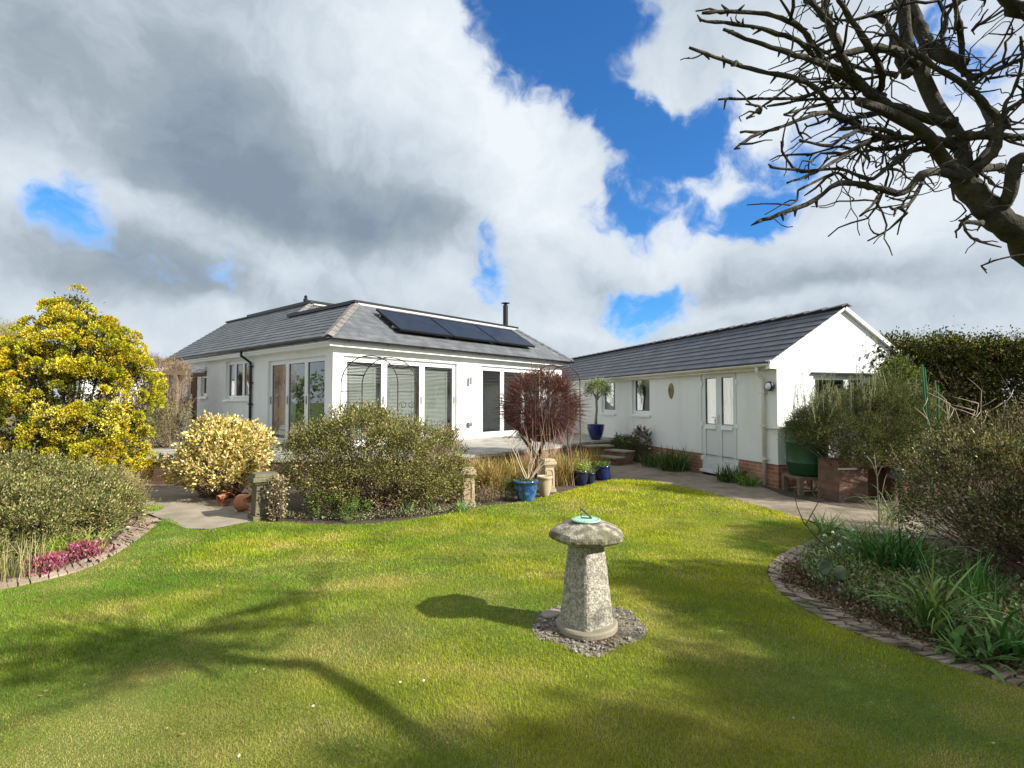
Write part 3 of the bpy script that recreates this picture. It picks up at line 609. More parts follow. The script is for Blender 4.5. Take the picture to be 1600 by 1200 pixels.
def caps(p, q, w, n, parent, m):
    p, q = Vector(p), Vector(q); mb = MB(); d = (q-p); sd_ = d.cross(Vector((0, 0, 1))).normalized()
    for i in range(n):
        a = p+d*(i/n); b = p+d*((i+1.06)/n); z0 = .05; z1 = .028
        for s_ in (-1, 1):
            mb.add([a+Vector((0, 0, z0)), b+Vector((0, 0, z1)), b+sd_*s_*w+Vector((0, 0, z1-.055)), a+sd_*s_*w+Vector((0, 0, z0-.055)), a+Vector((0, 0, z0-.02)), a+sd_*s_*w+Vector((0, 0, z0-.078))], [(0, 1, 2, 3), (0, 3, 5, 4)])
    return mb.build('hip_tiles', m, parent, recalc=False)
caps((-.33, -.33, ZE+.0), (1.72, 1.72, 4.31), .13, 9, house, HIPM); caps((9.47, -.33, ZE), (8.7, 1.72, 4.31), .12, 8, house, mat('hip_dark', (.10, .10, .11), (.14, .14, .15), scale=6))
caps((1.76, 5.17, 4.33), (2.83, 6.2, 4.99), .12, 5, house, HIPM)
# fascia, soffit, gutters
mb = MB(); mb.box((-.2, -.2, 2.86), (9.35, -.003, 2.95)).box((-.2, -.003+.006, 2.86), (-.003, 10.6, 2.95)); mb.build('soffit', PVC, house)
mb = MB(); mb.box((-.24, -.24, 2.93), (9.4, -.203, 3.03)).box((-.24, -.2, 2.955), (-.203, 10.6, 3.03)); mb.build('fascia', PVC, house)
def gutter(p, q, r, m, parent, nb, name='gutter'):
    p, q = Vector(p), Vector(q); d = (q-p).normalized(); sd_ = d.cross(Vector((0, 0, 1))); mb = MB(); vs = []
    for P in (p, q):
        for rr in (r, r-.006):
            for i in range(9): an = math.pi*i/8; vs.append(P+sd_*math.cos(an)*rr-Vector((0, 0, 1))*math.sin(an)*rr)
    fs = [(i, i+1, 18+i+1, 18+i) for i in range(8)]+[(9+i, 27+i, 27+i+1, 9+i+1) for i in range(8)]+[(0, 18, 27, 9), (8, 17, 35, 26)]
    fs += [(i, 9+i, 10+i, i+1) for i in range(8)]
    mb.add(vs, fs); g = mb.build(name, m, parent, recalc=False)
    for i in range(nb):
        mb = MB(); P = p.lerp(q, (i+.5)/nb); mb.add([P+d*s_+sd_*math.cos(math.pi*j/8)*(r+.012)-Vector((0, 0, 1))*math.sin(math.pi*j/8)*(r+.012) for s_ in (-.02, .02) for j in range(9)], [(j, j+1, 10+j, 9+j) for j in range(8)])
        mb.build('bracket', m, g, recalc=False)
    return g
gutter((-.33, -.32, 3.025), (9.5, -.32, 3.025), .055, BLK, house, 9); gutter((-.32, -.33, 3.025), (-.32, 10.4, 3.025), .055, BLK, house, 10)
mb = MB(); mb.tube([(-.32, 4.13, 2.97), (-.32, 4.13, 2.86), (-.06, 4.13, 2.68), (-.055, 4.13, 2.4), (-.055, 4.13, .5)], .036, 10); dp = mb.build('downpipe', BLK, house, smooth=True)
for z in (.9, 1.5, 2.1, 2.55): MB().box((-.1, 4.07, z), (-.002, 4.19, z+.035)).build('pipe_clip', BLK, dp)
# wing beyond, partly behind the climber
MB().box((-2.6, 10.71, .0), (-.003, 11.0, 2.4)).build('wing_wall', WHITE, house)
# flue and vent
mb = MB(); mb.lathe([(.095, 0), (.095, .98)], 20, (8.5, 2.1, 4.27)); fl = mb.build('flue', BLK, house, smooth=False); MB().lathe([(.06, 0), (.06, .05), (.16, .07), (.17, .085), (.03, .11)], 20, (8.5, 2.1, 5.25)).build('cowl', BLK, fl)
mb = MB(); mb.lathe([(.05, 0), (.05, .22), (.085, .24), (.085, .32), (.05, .34), (.06, .42), (.02, .46)], 14, (2.97, 6.75, 4.93)); mb.build('vent_pipe', BLK, house)
# solar panels, landscape, stood off the tiles
PV = brickmat('solar_glass', (.010, .013, .022), (.012, .016, .026), (.035, .04, .05), .16, .10, .004, coords='Object', rough=.3, bump=0, off=0); PV.node_tree.nodes['Principled BSDF'].inputs['Specular IOR Level'].default_value = .18; PVF = mat('solar_frame', (.02, .02, .022), rough=.4, metal=.5)
for i in range(3):
    x0 = 1.98+i*1.92; x1 = x0+1.89; t = empty('solar_panel', hw(x0, .15, 0), ['leftmost black solar panel on the front roof slope nearest the house corner', 'middle black solar panel of the three on the front roof slope', 'rightmost black solar panel on the front roof slope nearest the flue'][i], 'solar panel', 'solar panels on the bungalow roof', rz=HA)
    def pp_(s, w, h): nz = 1/k; return (s-x0, w-.15-SL*nz*h, zz(w)+h*nz)
    def slab(s0, s1, w0, w1, h0, h1): return [pp_(s, w, h) for h in (h0, h1) for s, w in ((s0, w0), (s1, w0), (s1, w1), (s0, w1))]
    bf = [(0, 3, 2, 1), (4, 5, 6, 7), (0, 1, 5, 4), (1, 2, 6, 5), (2, 3, 7, 6), (3, 0, 4, 7)]
    MB().add(slab(x0+.02, x1-.02, .17, 1.21, .13, .168), bf).build('panel', PV, t)
    mb = MB(); mb.add(slab(x0, x1, .15, .169, .12, .175), bf).add(slab(x0, x1, 1.211, 1.23, .12, .175), bf).add(slab(x0, x0+.019, .1695, 1.2105, .12, .175), bf).add(slab(x1-.019, x1, .1695, 1.2105, .12, .175), bf); mb.build('frame', PVF, t)
    mb = MB()
    for w_ in (.4, .95): mb.add(slab(x0-.03, x1+.0, w_, w_+.04, .05, .115), bf)
    mb.build('rail', STEEL, t)
# wall fittings on the house front
def fitting(name, label, cat, X, z, boxes, m, rz=HA, base=HC, parts=('body',)):
    M_ = Matrix.Translation(base) @ Matrix.Rotation(rz, 4, 'Z') @ Vector(X); t = empty(name, (M_.x, M_.y, z), label, cat, rz=rz)
    for (nm, a, b, mm) in boxes: MB().box(a, b).build(nm, mm, t, bevel=.006)
    return t
fitting('wall_lamp', 'small steel up and down lamp on the white wall between glass doors', 'lamp', (4.42, 0, 0), 2.2, [('back_plate', (-.04, -.012, -.05), (.04, -.002, .05), STEEL), ('lamp_shade', (-.035, -.1, -.11), (.035, -.035, .11), STEEL), ('arm', (-.015, -.034, -.02), (.015, -.0125, .02), STEEL)], STEEL)
fitting('socket_box', 'grey weatherproof socket box low on the bungalow wall', 'socket', (4.42, 0, 0), .92, [('body', (-.07, -.09, -.06), (.07, -.002, .06), mat('grey_plastic', (.12, .13, .12), rough=.5)), ('cover', (-.075, -.1, .0), (.075, -.093, .07), mat('grey_plastic2', (.2, .21, .2), rough=.4))], STEEL)
# ---------------- outbuilding
GA = R(16.8); GC = Vector((4.9, 9.8, 0)); gar = empty('garage', GC, 'long white outbuilding with red brick plinth and dark tiled gable roof', 'outbuilding', rz=GA)
gz = lambda X: 2.44+.61*X
gop = [(1.06, 2.23, .10, 2.28), (4.38, 5.32, 1.24, 2.27), (6.3, 7.2, 1.24, 2.27)]
wall('wall', 13.2, .43, 2.36, .25, gop, lm_, WHITE, gar); wop = (.85, 2.6, 1.15, 2.12)
# gable wall with a window opening
gm = lambda a, d, z: (a, d+.0, z); xs = [.2505, .85, 1.62, 2.6, 3.24]; mb = MB(); top = lambda x: 2.40+.61*min(x, 3.24-x)
mb2 = MB()
for dd in (-.0, .25):
    V_ = lambda x, z: (x, dd, z)
    mb2.add([V_(0, .43), V_(.85, .43), V_(.85, top(.85)), V_(0, top(0))], [(0, 1, 2, 3)]); mb2.add([V_(2.6, .43), V_(3.24, .43), V_(3.24, top(3.24)), V_(2.6, top(2.6))], [(0, 1, 2, 3)])
    mb2.add([V_(.85, .43), V_(2.6, .43), V_(2.6, 1.15), V_(.85, 1.15)], [(0, 1, 2, 3)]); mb2.add([V_(.85, 2.12), V_(2.6, 2.12), V_(2.6, top(2.6)), V_(1.62, top(1.62)), V_(.85, top(.85))], [(0, 1, 2, 3, 4)])
for p, q in (((.85, 1.15), (2.6, 1.15)), ((2.6, 1.15), (2.6, 2.12)), ((2.6, 2.12), (.85, 2.12)), ((.85, 2.12), (.85, 1.15))): mb2.add([(p[0], 0, p[1]), (q[0], 0, q[1]), (q[0], .25, q[1]), (p[0], .25, p[1])], [(0, 1, 2, 3)])
mb2.v = [(x, y-.001 if y == 0 else y, z) for x, y, z in mb2.v]; mb2.build('gable_wall', WHITE, gar, recalc=False)
MB().box((3.0, .251, .0), (3.24, 13.2, 2.36)).box((0, 13.2, 0), (3.24, 13.4, 2.36)).build('wall', WHITE, gar)
MB().box((.02, .02, -.02), (3.22, .3, .425)).box((.02, .301, -.02), (.25, 1.05, .425)).box((.02, 2.24, -.02), (.25, 13.2, .425)).build('plinth', BRICKW, gar)
MB().box((.251, .301, .0), (2.99, 13.2, .08)).build('floor', CONC, gar); MB().box((.251, .26, 2.33), (2.99, 13.2, 2.36)).build('ceiling', ROOMW, gar)
gk = math.hypot(1, .61)
slope([[(-.06, -.2), (13.4, -.2), (13.4, 1.62), (-.06, 1.62)]], lambda s, w: (w, s, gz(w)), -.2, .2, gk, .017, 'roof_slope', GSLATE, gar)
slope([[(-.06, -.2), (13.4, -.2), (13.4, 1.62), (-.06, 1.62)]], lambda s, w: (3.24-w, s, gz(w)), -.2, .2, gk, .017, 'roof_slope', GSLATE, gar)
caps((1.62, -.09, 3.45), (1.62, 13.4, 3.45), .13, 30, gar, mat('ridge_dark', (.07, .075, .08), (.11, .11, .115), scale=5))
# verge boards
mb = MB(); mb.bar((3.46, -.035, 2.285), (1.62, -.035, 3.405), .06, .07); mb.build('verge_board', PVC, gar)
mb = MB(); mb.bar((-.2, -.035, 2.30), (1.62, -.035, 3.405), .03, .045); mb.build('verge_board', PVC, gar)
mb = MB(); mb.box((-.2, -.05, 2.20), (-.003, .05, 2.36)); mb.build('kneeler', PVC, gar)
mb = MB(); mb.box((-.13, .06, 2.19), (-.003, 13.2, 2.31)); mb.build('fascia', CREAM, gar)
gutter((-.19, -.02, 2.295), (-.19, 13.2, 2.295), .055, CREAM, gar, 12)
mb = MB(); mb.tube([(-.19, .28, 2.25), (-.19, .28, 2.14), (-.06, .28, 2.02), (-.055, .28, 1.9), (-.055, .28, .03)], .035, 10); dp = mb.build('downpipe', CREAM, gar, smooth=True)
for z in (.5, 1.12, 1.75): MB().box((-.1, .22, z), (-.002, .34, z+.035)).build('pipe_clip', CREAM, dp)
mb = MB(); mb.tube([(-.055, .24, 1.10), (-.055, -.10, 1.10), (.05, -.18, 1.12), (.30, -.22, 1.14)], .022, 8); mb.build('diverter_pipe', CREAM, dp, smooth=True)
gw1 = window(gar, lm_, 4.38, 5.32, 1.24, 2.27, [4.38, 5.32]); gw2 = window(gar, lm_, 6.3, 7.2, 1.24, 2.27, [6.3, 7.2]); window(gar, gm, .85, 2.6, 1.15, 2.12, [.85, 1.72, 2.6])
mb = MB(); mb.box((.80, -.05, 2.125), (2.65, .0-.003, 2.15)); mb.build('drip_bar', GASK, gar)
curtain(lm_, gw1, 4.72, 4.95, .2, 1.28, 2.2, .02, 3, .3); curtain(lm_, gw2, 6.38, 7.15, .2, 1.28, 2.2, .015, 6)
# double door
DOORP = mat('door_panel', (.66, .70, .69), rough=.4)
mb = MB(); framebars(mb, lm_, 1.06, 2.23, .10, 2.28, .05, .02, .09); door = mb.build('double_door', DOORP, gar)
for (a, b, hs) in ((1.112, 1.643, 0), (1.647, 2.178, 1)):
    mb = MB(); z, Z = .152, 2.228; mbox(mb, lm_, (a, .01, z), (a+.085, .075, Z)); mbox(mb, lm_, (b-.085, .01, z), (b, .075, Z)); mbox(mb, lm_, (a+.085, .01, z), (b-.085, .075, z+.16)); mbox(mb, lm_, (a+.085, .01, Z-.12), (b-.085, .075, Z)); mbox(mb, lm_, (a+.085, .01, .98), (b-.085, .075, 1.1)); mb.build('door_leaf', DOORP, door)
    mb = MB(); mbox(mb, lm_, (a+.088, .03, z+.163), (b-.088, .06, .977)); mb.build('door_panel', DOORP, door)
    mb = MB(); framebars(mb, lm_, a+.085, b-.085, 1.1, Z-.12, .012, .03, .05); mb.build('gasket', GASK, door)
    mb = MB(); mbox(mb, lm_, (a+.093, .036, 1.108), (b-.093, .042, Z-.128)); mb.build('pane', GLASS, door)
    mb = MB(); mbox(mb, lm_, (a+.09, -.02, 1.0), (b-.09, .008, 1.06)); mb.build('weather_bar', PVC, door)
    curtain(lm_, door, a+.10, b-.08 if not hs else b-.10, .11, 1.05, 2.18, .012, 5, 0 if hs else .25)
mb = MB(); mbox(mb, lm_, (1.66, -.025, 1.12), (1.70, .009, 1.32)); mb.tube([(-.028, 1.68, 1.25), (-.05, 1.68, 1.25), (-.05, 1.80, 1.25)], .01, 8); mb.build('handle', PVC, door)
mb = MB()
for s_ in (1.075, 2.2):
    for z in (.3, 1.05, 1.95): mbox(mb, lm_, (s_-.03, -.018, z), (s_+.03, .0185, z+.09))
mb.build('hinge', PVC, door)
mb = MB(); mbox(mb, lm_, (1.02, -.03, .04), (2.27, .1, .098)); mb.build('threshold', PVC, door)
# bulkhead lamp, mask
def gwp(X, Y, z): return Matrix.Translation(GC) @ Matrix.Rotation(GA, 4, 'Z') @ Vector((X, Y, z))
t = empty('bulkhead_lamp', gwp(-.10, .10, 1.88), 'round black and white bulkhead lamp on the outbuilding corner', 'lamp', rz=GA)
mb = MB(); mb.lathe([(.09, 0), (.095, .03), (.06, .09), (.04, .10)], 20); o = mb.build('housing', BLK, t, smooth=False); o.rotation_euler = (0, R(90), 0); o.location = (.0, 0, 0)
mb = MB(); mb.lathe([(.07, 0), (.065, -.02), (.03, -.04)], 20); o = mb.build('lens', mat('lamp_white', (.8, .82, .85), rough=.3), t, smooth=True); o.rotation_euler = (0, R(90), 0)
mb = MB(); mb.box((.05, .01, -.03), (.10, .05, .03)); mb.build('sensor', BLK, t)
t = empty('face_mask', gwp(-.03, 3.39, 1.85), 'oval carved tribal style face plaque hanging on the outbuilding wall', 'plaque', rz=GA)
MASK = mat('carved_wood', (.20, .16, .07), (.32, .26, .12), rough=.6, scale=20)
vs = []; nz_, na = 12, 12
for i in range(nz_+1):
    v = i/nz_; z = .2-.4*v; hw_ = .118*math.sqrt(max(.004, math.sin(math.pi*v**.85)))
    for j in range(na+1):
        a = math.pi*j/na; vs.append((-.045*math.sin(a)*math.sin(math.pi*max(.03, min(.97, v)))+.028, hw_*math.cos(a), z))
mb = MB().add(vs, [(i*(na+1)+j, i*(na+1)+j+1, (i+1)*(na+1)+j+1, (i+1)*(na+1)+j) for i in range(nz_) for j in range(na)]); mb.build('face', MASK, t, smooth=True, recalc=False)
MB().bar((-.02, 0, .07), (-.035, 0, -.03), .018, .03).build('nose', MASK, t)
DKW = mat('dark_slot', (.05, .04, .02), rough=.8)
for s_ in (-1, 1): MB().bar((-.014, s_*.018, .05), (-.010, s_*.045, .055), .012, .012).build('eye', DKW, t)
MB().bar((-.018, -.02, -.075), (-.018, .02, -.075), .014, .014).build('mouth', DKW, t)
# neighbour roof beyond the hedge
nb = empty('neighbour_house', (21, 26, 0), 'low dark roofed house showing just above the hedge beside the gable', 'house'); MB().box((-2.2, 0, 0), (3, 5, 4.2)).build('wall', mat('brown_brick', (.12, .08, .06), rough=.9), nb)
MB().add([(-2.5, -.4, 4.2), (3.3, -.4, 4.2), (3.3, 5.4, 4.2), (-2.5, 5.4, 4.2), (-1.5, 2, 4.75), (2.2, 2, 4.75)], [(0, 1, 5, 4), (1, 2, 5), (2, 3, 4, 5), (3, 0, 4), (3, 2, 1, 0)]).build('roof', LEAD, nb)
# ------------------------------------------------------------------ staddle stone and sundial
STONE = mat('lichen_stone', (.26, .235, .18), (.56, .53, .44), rough=.95, scale=55, bump=1.0, bscale=70, c3=(.20, .18, .14), scale3=22, detail=8, fac=(.4, .6))
CAPM = mat('mossy_cap', (.16, .14, .10), (.52, .48, .39), rough=.95, scale=14, bump=1.0, bscale=50, c3=(.13, .13, .05), scale3=5, detail=8, fac=(.42, .62))
sx, sy = SC.x, SC.y+.02
t = empty('staddle_stone', (sx, sy, 0), 'mushroom shaped weathered staddle stone standing in a slate ring on the lawn', 'staddle stone')
MB().lathe([(.205, 0), (.215, .012), (.215, .04), (.205, .052)], 48, (0, 0, .005), jit=lambda a, z: .03*math.sin(3*a+1)+.01*math.sin(7*a)).build('base_slab', CONC, t)
def rough_mesh(o, amt, sc):
    me = o.data
    for v in me.vertices:
        n_ = mnoise.fractal(v.co*sc, 1, 2, 4); d_ = mnoise.noise(v.co*sc*.4); v.co += Vector((v.co.x, v.co.y, 0)).normalized()*(n_*amt+d_*amt*1.2)+Vector((0, 0, n_*amt*.3))
mb = MB(); prof = []; rot = R(38)
for i in range(19):
    v = i/18; z = .055+.545*v; hw_ = .148*(1-v)+.098*v; prof.append((hw_, z))
vs = []; n4 = 10
for hw_, z in prof:
    for sde in range(4):
        for q in range(n4):
            u = -1+2*q/n4; x, y = ((u, -1), (1, u), (-u, 1), (-1, -u))[sde]; rr = 1-.10*(abs(u)**6); x, y = x*hw_*rr, y*hw_*rr; vs.append((x*math.cos(rot)-y*math.sin(rot), x*math.sin(rot)+y*math.cos(rot), z))
nn = 4*n4; fs = [(i*nn+k_, i*nn+(k_+1) % nn, (i+1)*nn+(k_+1) % nn, (i+1)*nn+k_) for i in range(len(prof)-1) for k_ in range(nn)]+[tuple(range(nn))[::-1], tuple(range((len(prof)-1)*nn, len(prof)*nn))]
o = MB().add(vs, fs).build('pillar', STONE, t); rough_mesh(o, .0035, 16)
mb = MB(); pr = [(.02, .598), (.11, .598), (.150, .604), (.195, .622), (.236, .642), (.244, .650), (.249, .665), (.248, .684), (.240, .697), (.215, .710), (.165, .731), (.12, .745), (.105, .749), (.05, .752), (.01, .752)]
o = mb.lathe(pr, 56, (0, 0, 0), jit=lambda a, z: .04*math.sin(2*a+.5)+.9*(1/math.cos(((a+.3) % (2*math.pi/7))-math.pi/7)-1.05)-.06*max(0, math.cos(a+1.1))**6).build('cap', CAPM, t); rough_mesh(o, .008, 11)
for v in o.data.vertices:
    if v.co.z < .66 and v.co.x > .0 and v.co.y < 0: v.co.z -= .022*(v.co.x/.24)
VERD = mat('verdigris', (.30, .50, .40), (.42, .62, .50), rough=.55, scale=25, metal=.0)
BRZ = mat('dark_bronze', (.05, .09, .07), (.09, .13, .10), rough=.5, scale=30, metal=.3)
d = empty('sundial', (sx, sy, .757), 'pale green verdigris sundial with bronze gnomon on top of the staddle stone', 'sundial')
MB().lathe([(.098, 0), (.102, .004), (.102, .010), (.098, .013), (.01, .0135)], 48).build('dial_plate', VERD, d)
mb = MB()
for i in range(24):
    a = math.pi*2*i/24; mb.bar((math.cos(a)*.08, math.sin(a)*.08, .0135), (math.cos(a)*.094, math.sin(a)*.094, .0135), .0025, .002)
mb.build('hour_marks', BRZ, d)
mb = MB(); mb.bar((-.03, .01, .018), (.04, -.006, .018), .008, .008).bar((.04, -.006, .018), (-.03, .01, .078), .006, .010).tube([(-.03, .01, .078), (-.036, .011, .062), (-.026, .009, .05), (-.036, .011, .038), (-.03, .01, .018)], .0045, 6).bar((-.03, .01, .07), (-.04, .012, .086), .006, .008); mb.build('gnomon', BRZ, d)
# slate chips
chip = MB()
chips = np.array([(random.uniform(min(p[0] for p in ringpoly), max(p[0] for p in ringpoly)), random.uniform(min(p[1] for p in ringpoly), max(p[1] for p in ringpoly))) for _ in range(1500)])
chips = chips[inside(chips, ringpoly)]; CPC = []
for x, y in chips:
    if math.hypot(x-sx, y-sy) < .2: continue
    s_ = random.uniform(.004, .012)*(1 if random.random() < .85 else 2); n_ = random.choice((4, 5)); a0 = random.uniform(0, 6.28); tl = (random.uniform(-.3, .3), random.uniform(-.3, .3)); z0 = random.uniform(.004, .014)
    ps = [(s_*math.cos(a0+6.283*i/n_)*random.uniform(.6, 1.1), s_*.7*math.sin(a0+6.283*i/n_)) for i in range(n_)]
    chip.add([(x+px_, y+py_, z0+px_*tl[0]+py_*tl[1]) for px_, py_ in ps]+[(x+px_*.9, y+py_*.9, z0+.006+px_*tl[0]+py_*tl[1]) for px_, py_ in ps], [tuple(range(n_))[::-1], tuple(range(n_, 2*n_))]+[(i, (i+1) % n_, n_+(i+1) % n_, n_+i) for i in range(n_)])
o = chip.build('slate_chips', mat('slate_chip', (.19, .165, .13), (.48, .47, .42), rough=.8, scale=22, c3=(.26, .20, .14), scale3=5, fac=(.45,.7))); tag(o, kind='stuff')
MB().add([(x, y, .0035) for x, y in ringpoly], [tuple(range(len(ringpoly)))]).build('soil', mat('ring_soil', (.16, .13, .09), (.26, .22, .16), rough=.95, scale=20, bump=.8, bscale=80, c3=(.12, .05, .01), scale3=4), recalc=False); tag(bpy.data.objects['soil.001'], kind='structure')
o = MB().lathe([(.06, 0), (.075, .012), (.07, .022), (.05, .026)], 12, jit=lambda a, z: .2*math.sin(2*a)).build('flat_stone', CONC, None, bevel=0); o.location = at(862, 962); tag(o, 'flat pale stone behind the left side of the staddle stone foot', 'stone')
# ------------------------------------------------------------------ pots, pedestals
BLUE = mat('blue_glaze', (.008, .045, .16), (.012, .10, .26), rough=.18, scale=5, spec=.6, coat=.5, fac=(.4, .65), c3=(.10, .25, .36), scale3=12); NAVY = mat('navy_glaze', (.006, .014, .09), (.008, .02, .14), rough=.2, scale=6, coat=.5)
NAVYD = mat('dark_navy_glaze', (.006, .01, .04), (.01, .02, .07), rough=.3, scale=6, coat=.3)
SAND = mat('sandstone_pot', (.40, .31, .19), (.52, .43, .29), rough=.9, scale=8, bump=.4, bscale=60, c3=(.32, .27, .17), scale3=4)
MOSSY = mat('mossy_stone', (.11, .10, .06), (.20, .18, .11), rough=.95, scale=10, bump=.8, bscale=50, c3=(.10, .11, .05), scale3=5)
TERR = mat('terracotta', (.42, .15, .07), (.52, .22, .11), rough=.85, scale=10, bump=.2)
def pot(name, label, loc, r, h, m, group=None, cat='pot', flare=.7, rim=True):
    t = empty(name, loc, label, cat, group)
    pr = [(r*flare*.95, 0), (r*flare, .01), (r*(flare+(1-flare)*.6), h*.35), (r*.97, h*.72), (r*.98, h*.86)]+([(r*1.06, h*.88), (r*1.08, h*.94), (r*1.04, h)] if rim else [(r, h*.95), (r*1.03, h)])+[(r*.92, h), (r*.88, h*.9), (r*.02, h*.88)]
    MB().lathe(pr, 36).build('pot_body', m, t, smooth=True)
    MB().lathe([(r*.87, h*.89), (r*.01, h*.93)], 20).build('compost', SOIL, t, smooth=True); return t
def foliage_in(t, z, n, r, hgt, size, pal, mats=LEAF, aspect=.4, strapy=False, name='foliage', w=.008):
    if strapy: strap(name, disc(n, r*.7, (0, 0, z)), hgt, w, pal, mats, t, (.9, 1.5), (.2, 1.3))
    else:
        P = disc(n, r, (0, 0, z)); P[:, 2] += rng.uniform(0, 1, n)**1.2*hgt; D = unit(rdir(n)+np.array([0, 0, .8])); leaves(name, P, D, size*rng.uniform(.6, 1.2, n), pal, mats, t, aspect)
p1 = pot('plant_pot', 'bright blue glazed pot with bare pale branches on the lawn edge', at(822, 782), .185, .33, BLUE)
foliage_in(p1, .29, 260, .14, .05, .045, [(.06, .10, .03), (.12, .16, .05)])
mb = MB(); base = Vector((.02, 0, .29))
for tip, bend in (((-.22, .05, 1.05), .05), ((-.42, .0, 1.10), .12), ((.10, .05, .95), -.03), ((.42, .02, .66), .08), ((.52, -.02, .86), .10), ((.2, .1, .8), .05)):
    tip = Vector(tip); pts = [base.lerp(tip, q)+Vector((0, 0, math.sin(q*math.pi)*bend*.6))+Vector((random.uniform(-.012, .012), 0, random.uniform(-.012, .012))) for q in np.linspace(0, 1, 8)]
    mb.tube(pts, list(np.linspace(.013, .004, 8)), 6)
    for q in (3, 5, 6):
        e = pts[q]+Vector((random.uniform(-.12, .12), random.uniform(-.06, .06), random.uniform(.06, .16))); mb.tube([pts[q], pts[q].lerp(e, .5)+Vector((.01, 0, 0)), e], [.005, .004, .0025], 5)
mb.build('branches', mat('pale_bark', (.42, .33, .22), (.52, .43, .31), rough=.8, scale=15), p1, smooth=True)
p2 = pot('plant_pot', 'cream terracotta pot with nothing tall in it beside the blue pot', at(851, 775), .125, .34, SAND, flare=.62)
def pedestal(loc, w, h, m, label, rz, panel=True):
    t = empty('stone_pedestal', loc, label, 'pedestal', 'square stone garden pedestals', rz=rz); q = w/2
    def sq(a, z0, b, z1): return MB().add([(-a, -a, z0), (a, -a, z0), (a, a, z0), (-a, a, z0), (-b, -b, z1), (b, -b, z1), (b, b, z1), (-b, b, z1)], [(3, 2, 1, 0), (4, 5, 6, 7), (0, 1, 5, 4), (1, 2, 6, 5), (2, 3, 7, 6), (3, 0, 4, 7)])
    sq(q*.98, 0, q*.95, h*.10).build('foot', m, t, bevel=.006); sq(q*.80, h*.102, q*.70, h*.76).build('shaft', m, t, bevel=.01)
    sq(q*.78, h*.762, q*.95, h*.83).build('moulding', m, t, bevel=.005); sq(q*1.03, h*.832, q*1.0, h*.93).build('cap', m, t, bevel=.01); sq(q*.9, h*.932, q*.8, h).build('top', m, t, bevel=.01)
    if panel:
        mb = MB()
        for r_ in range(4):
            c_, s_ = math.cos(r_*math.pi/2), math.sin(r_*math.pi/2)
            def rp(x, y, z): return (x*c_-y*s_, x*s_+y*c_, z)
            y0 = lambda z: -q*(.80-.10*(z/h-.102)/.66)-.004
            for (xa, za, xb, zb) in ((-q*.5, h*.2, -q*.5, h*.62), (q*.5, h*.2, q*.5, h*.62), (-q*.5, h*.2, q*.5, h*.2), (-q*.5, h*.62, -q*.25, h*.68), (q*.5, h*.62, q*.25, h*.68), (-q*.25, h*.68, q*.25, h*.68)): mb.bar(rp(xa, y0(za), za), rp(xb, y0(zb), zb), .014, .014)
        mb.build('panel_mould', m, t)
    return t
pedestal(at(731, 790), .24, .58, SAND, 'sandy stone pedestal left of the blue pot, in front of dry grasses', R(8))
pedestal(at(856, 768), .24, .58, SAND, 'sandy stone pedestal standing behind the cream terracotta pot', R(20))
pedestal(at(407, 812)+Vector((0, .1, 0)), .36, .62, MOSSY, 'dark mossy stone pedestal between the cream shrub and olive shrub', R(38), False)
# shrubs growing over the right face of that pedestal: small climbing plant
iv = empty('climbing_plant', at(428, 815)+Vector((0, .05, 0)), 'variegated climber clinging to the right side of the mossy pedestal', 'plant')
P = np.column_stack([rng.uniform(-.09, .14, 700), rng.uniform(-.08, .1, 700), rng.uniform(0.02, .6, 700)]); leaves('foliage', P, unit(rdir(700)+np.array([.2, -.7, .2])), .035, [(.45, .36, .18), (.30, .22, .12), (.5, .45, .3), (.15, .14, .06)], LEAF, iv, .7)
P0 = np.column_stack([rng.uniform(-.08, .1, 60), rng.uniform(-.08, .05, 60), np.zeros(60)]); P1 = P0+np.column_stack([rng.normal(0, .04, 60), rng.normal(0, .02, 60), rng.uniform(.3, .6, 60)]); V, Fc = sticks(P0, P1, .004, .002); npmesh('stems', V, Fc, TWIG, iv)
p3 = pot('plant_pot', 'dark blue pot holding lime green leaves, leftmost behind the pedestals', at(908, 757), .15, .28, NAVYD); foliage_in(p3, .24, 500, .17, .18, .04, [(.28, .36, .06), (.18, .28, .05), (.4, .45, .12)])
p4 = pot('plant_pot', 'small dark blue pot with upright bulb leaves between two blue pots', at(922, 756), .10, .22, NAVYD); foliage_in(p4, .19, 60, .08, .32, .04, [(.25, .32, .12), (.35, .4, .2)], strapy=True, w=.012)
p5 = pot('plant_pot', 'round blue pot with low green plants at the start of the path', at(941, 749), .17, .29, NAVY); foliage_in(p5, .26, 500, .17, .10, .045, [(.12, .2, .04), (.2, .3, .06)])
# olive in pot, on the patio
ol = at(931, 687, .5); p6 = pot('plant_pot', 'tapered cobalt blue pot on the patio holding the small olive tree', (ol.x, ol.y, .5), .245, .44, NAVY, flare=.55, rim=False)
t = empty('olive_tree', (ol.x, ol.y, .88), 'small round headed olive tree growing in the cobalt blue pot', 'tree')
mb = MB(); mb.tube([(0, 0, 0), (.01, 0, .25), (.03, 0, .5), (.02, 0, .72), (.06, 0, .95), (.05, 0, 1.1)], [.045, .036, .034, .036, .026, .014], 8)
for a in range(9): an = a*2.4; e = Vector((.05+.28*math.cos(an), .28*math.sin(an), 1.05+.18*math.sin(a*1.7))); mb.tube([(.02, 0, .7+.03*a), Vector((.03, 0, .85)).lerp(e, .5), e], [.016, .011, .005], 6)
mb.build('trunk', mat('olive_bark', (.22, .19, .14), (.32, .28, .21), rough=.9, scale=20), t, smooth=True)
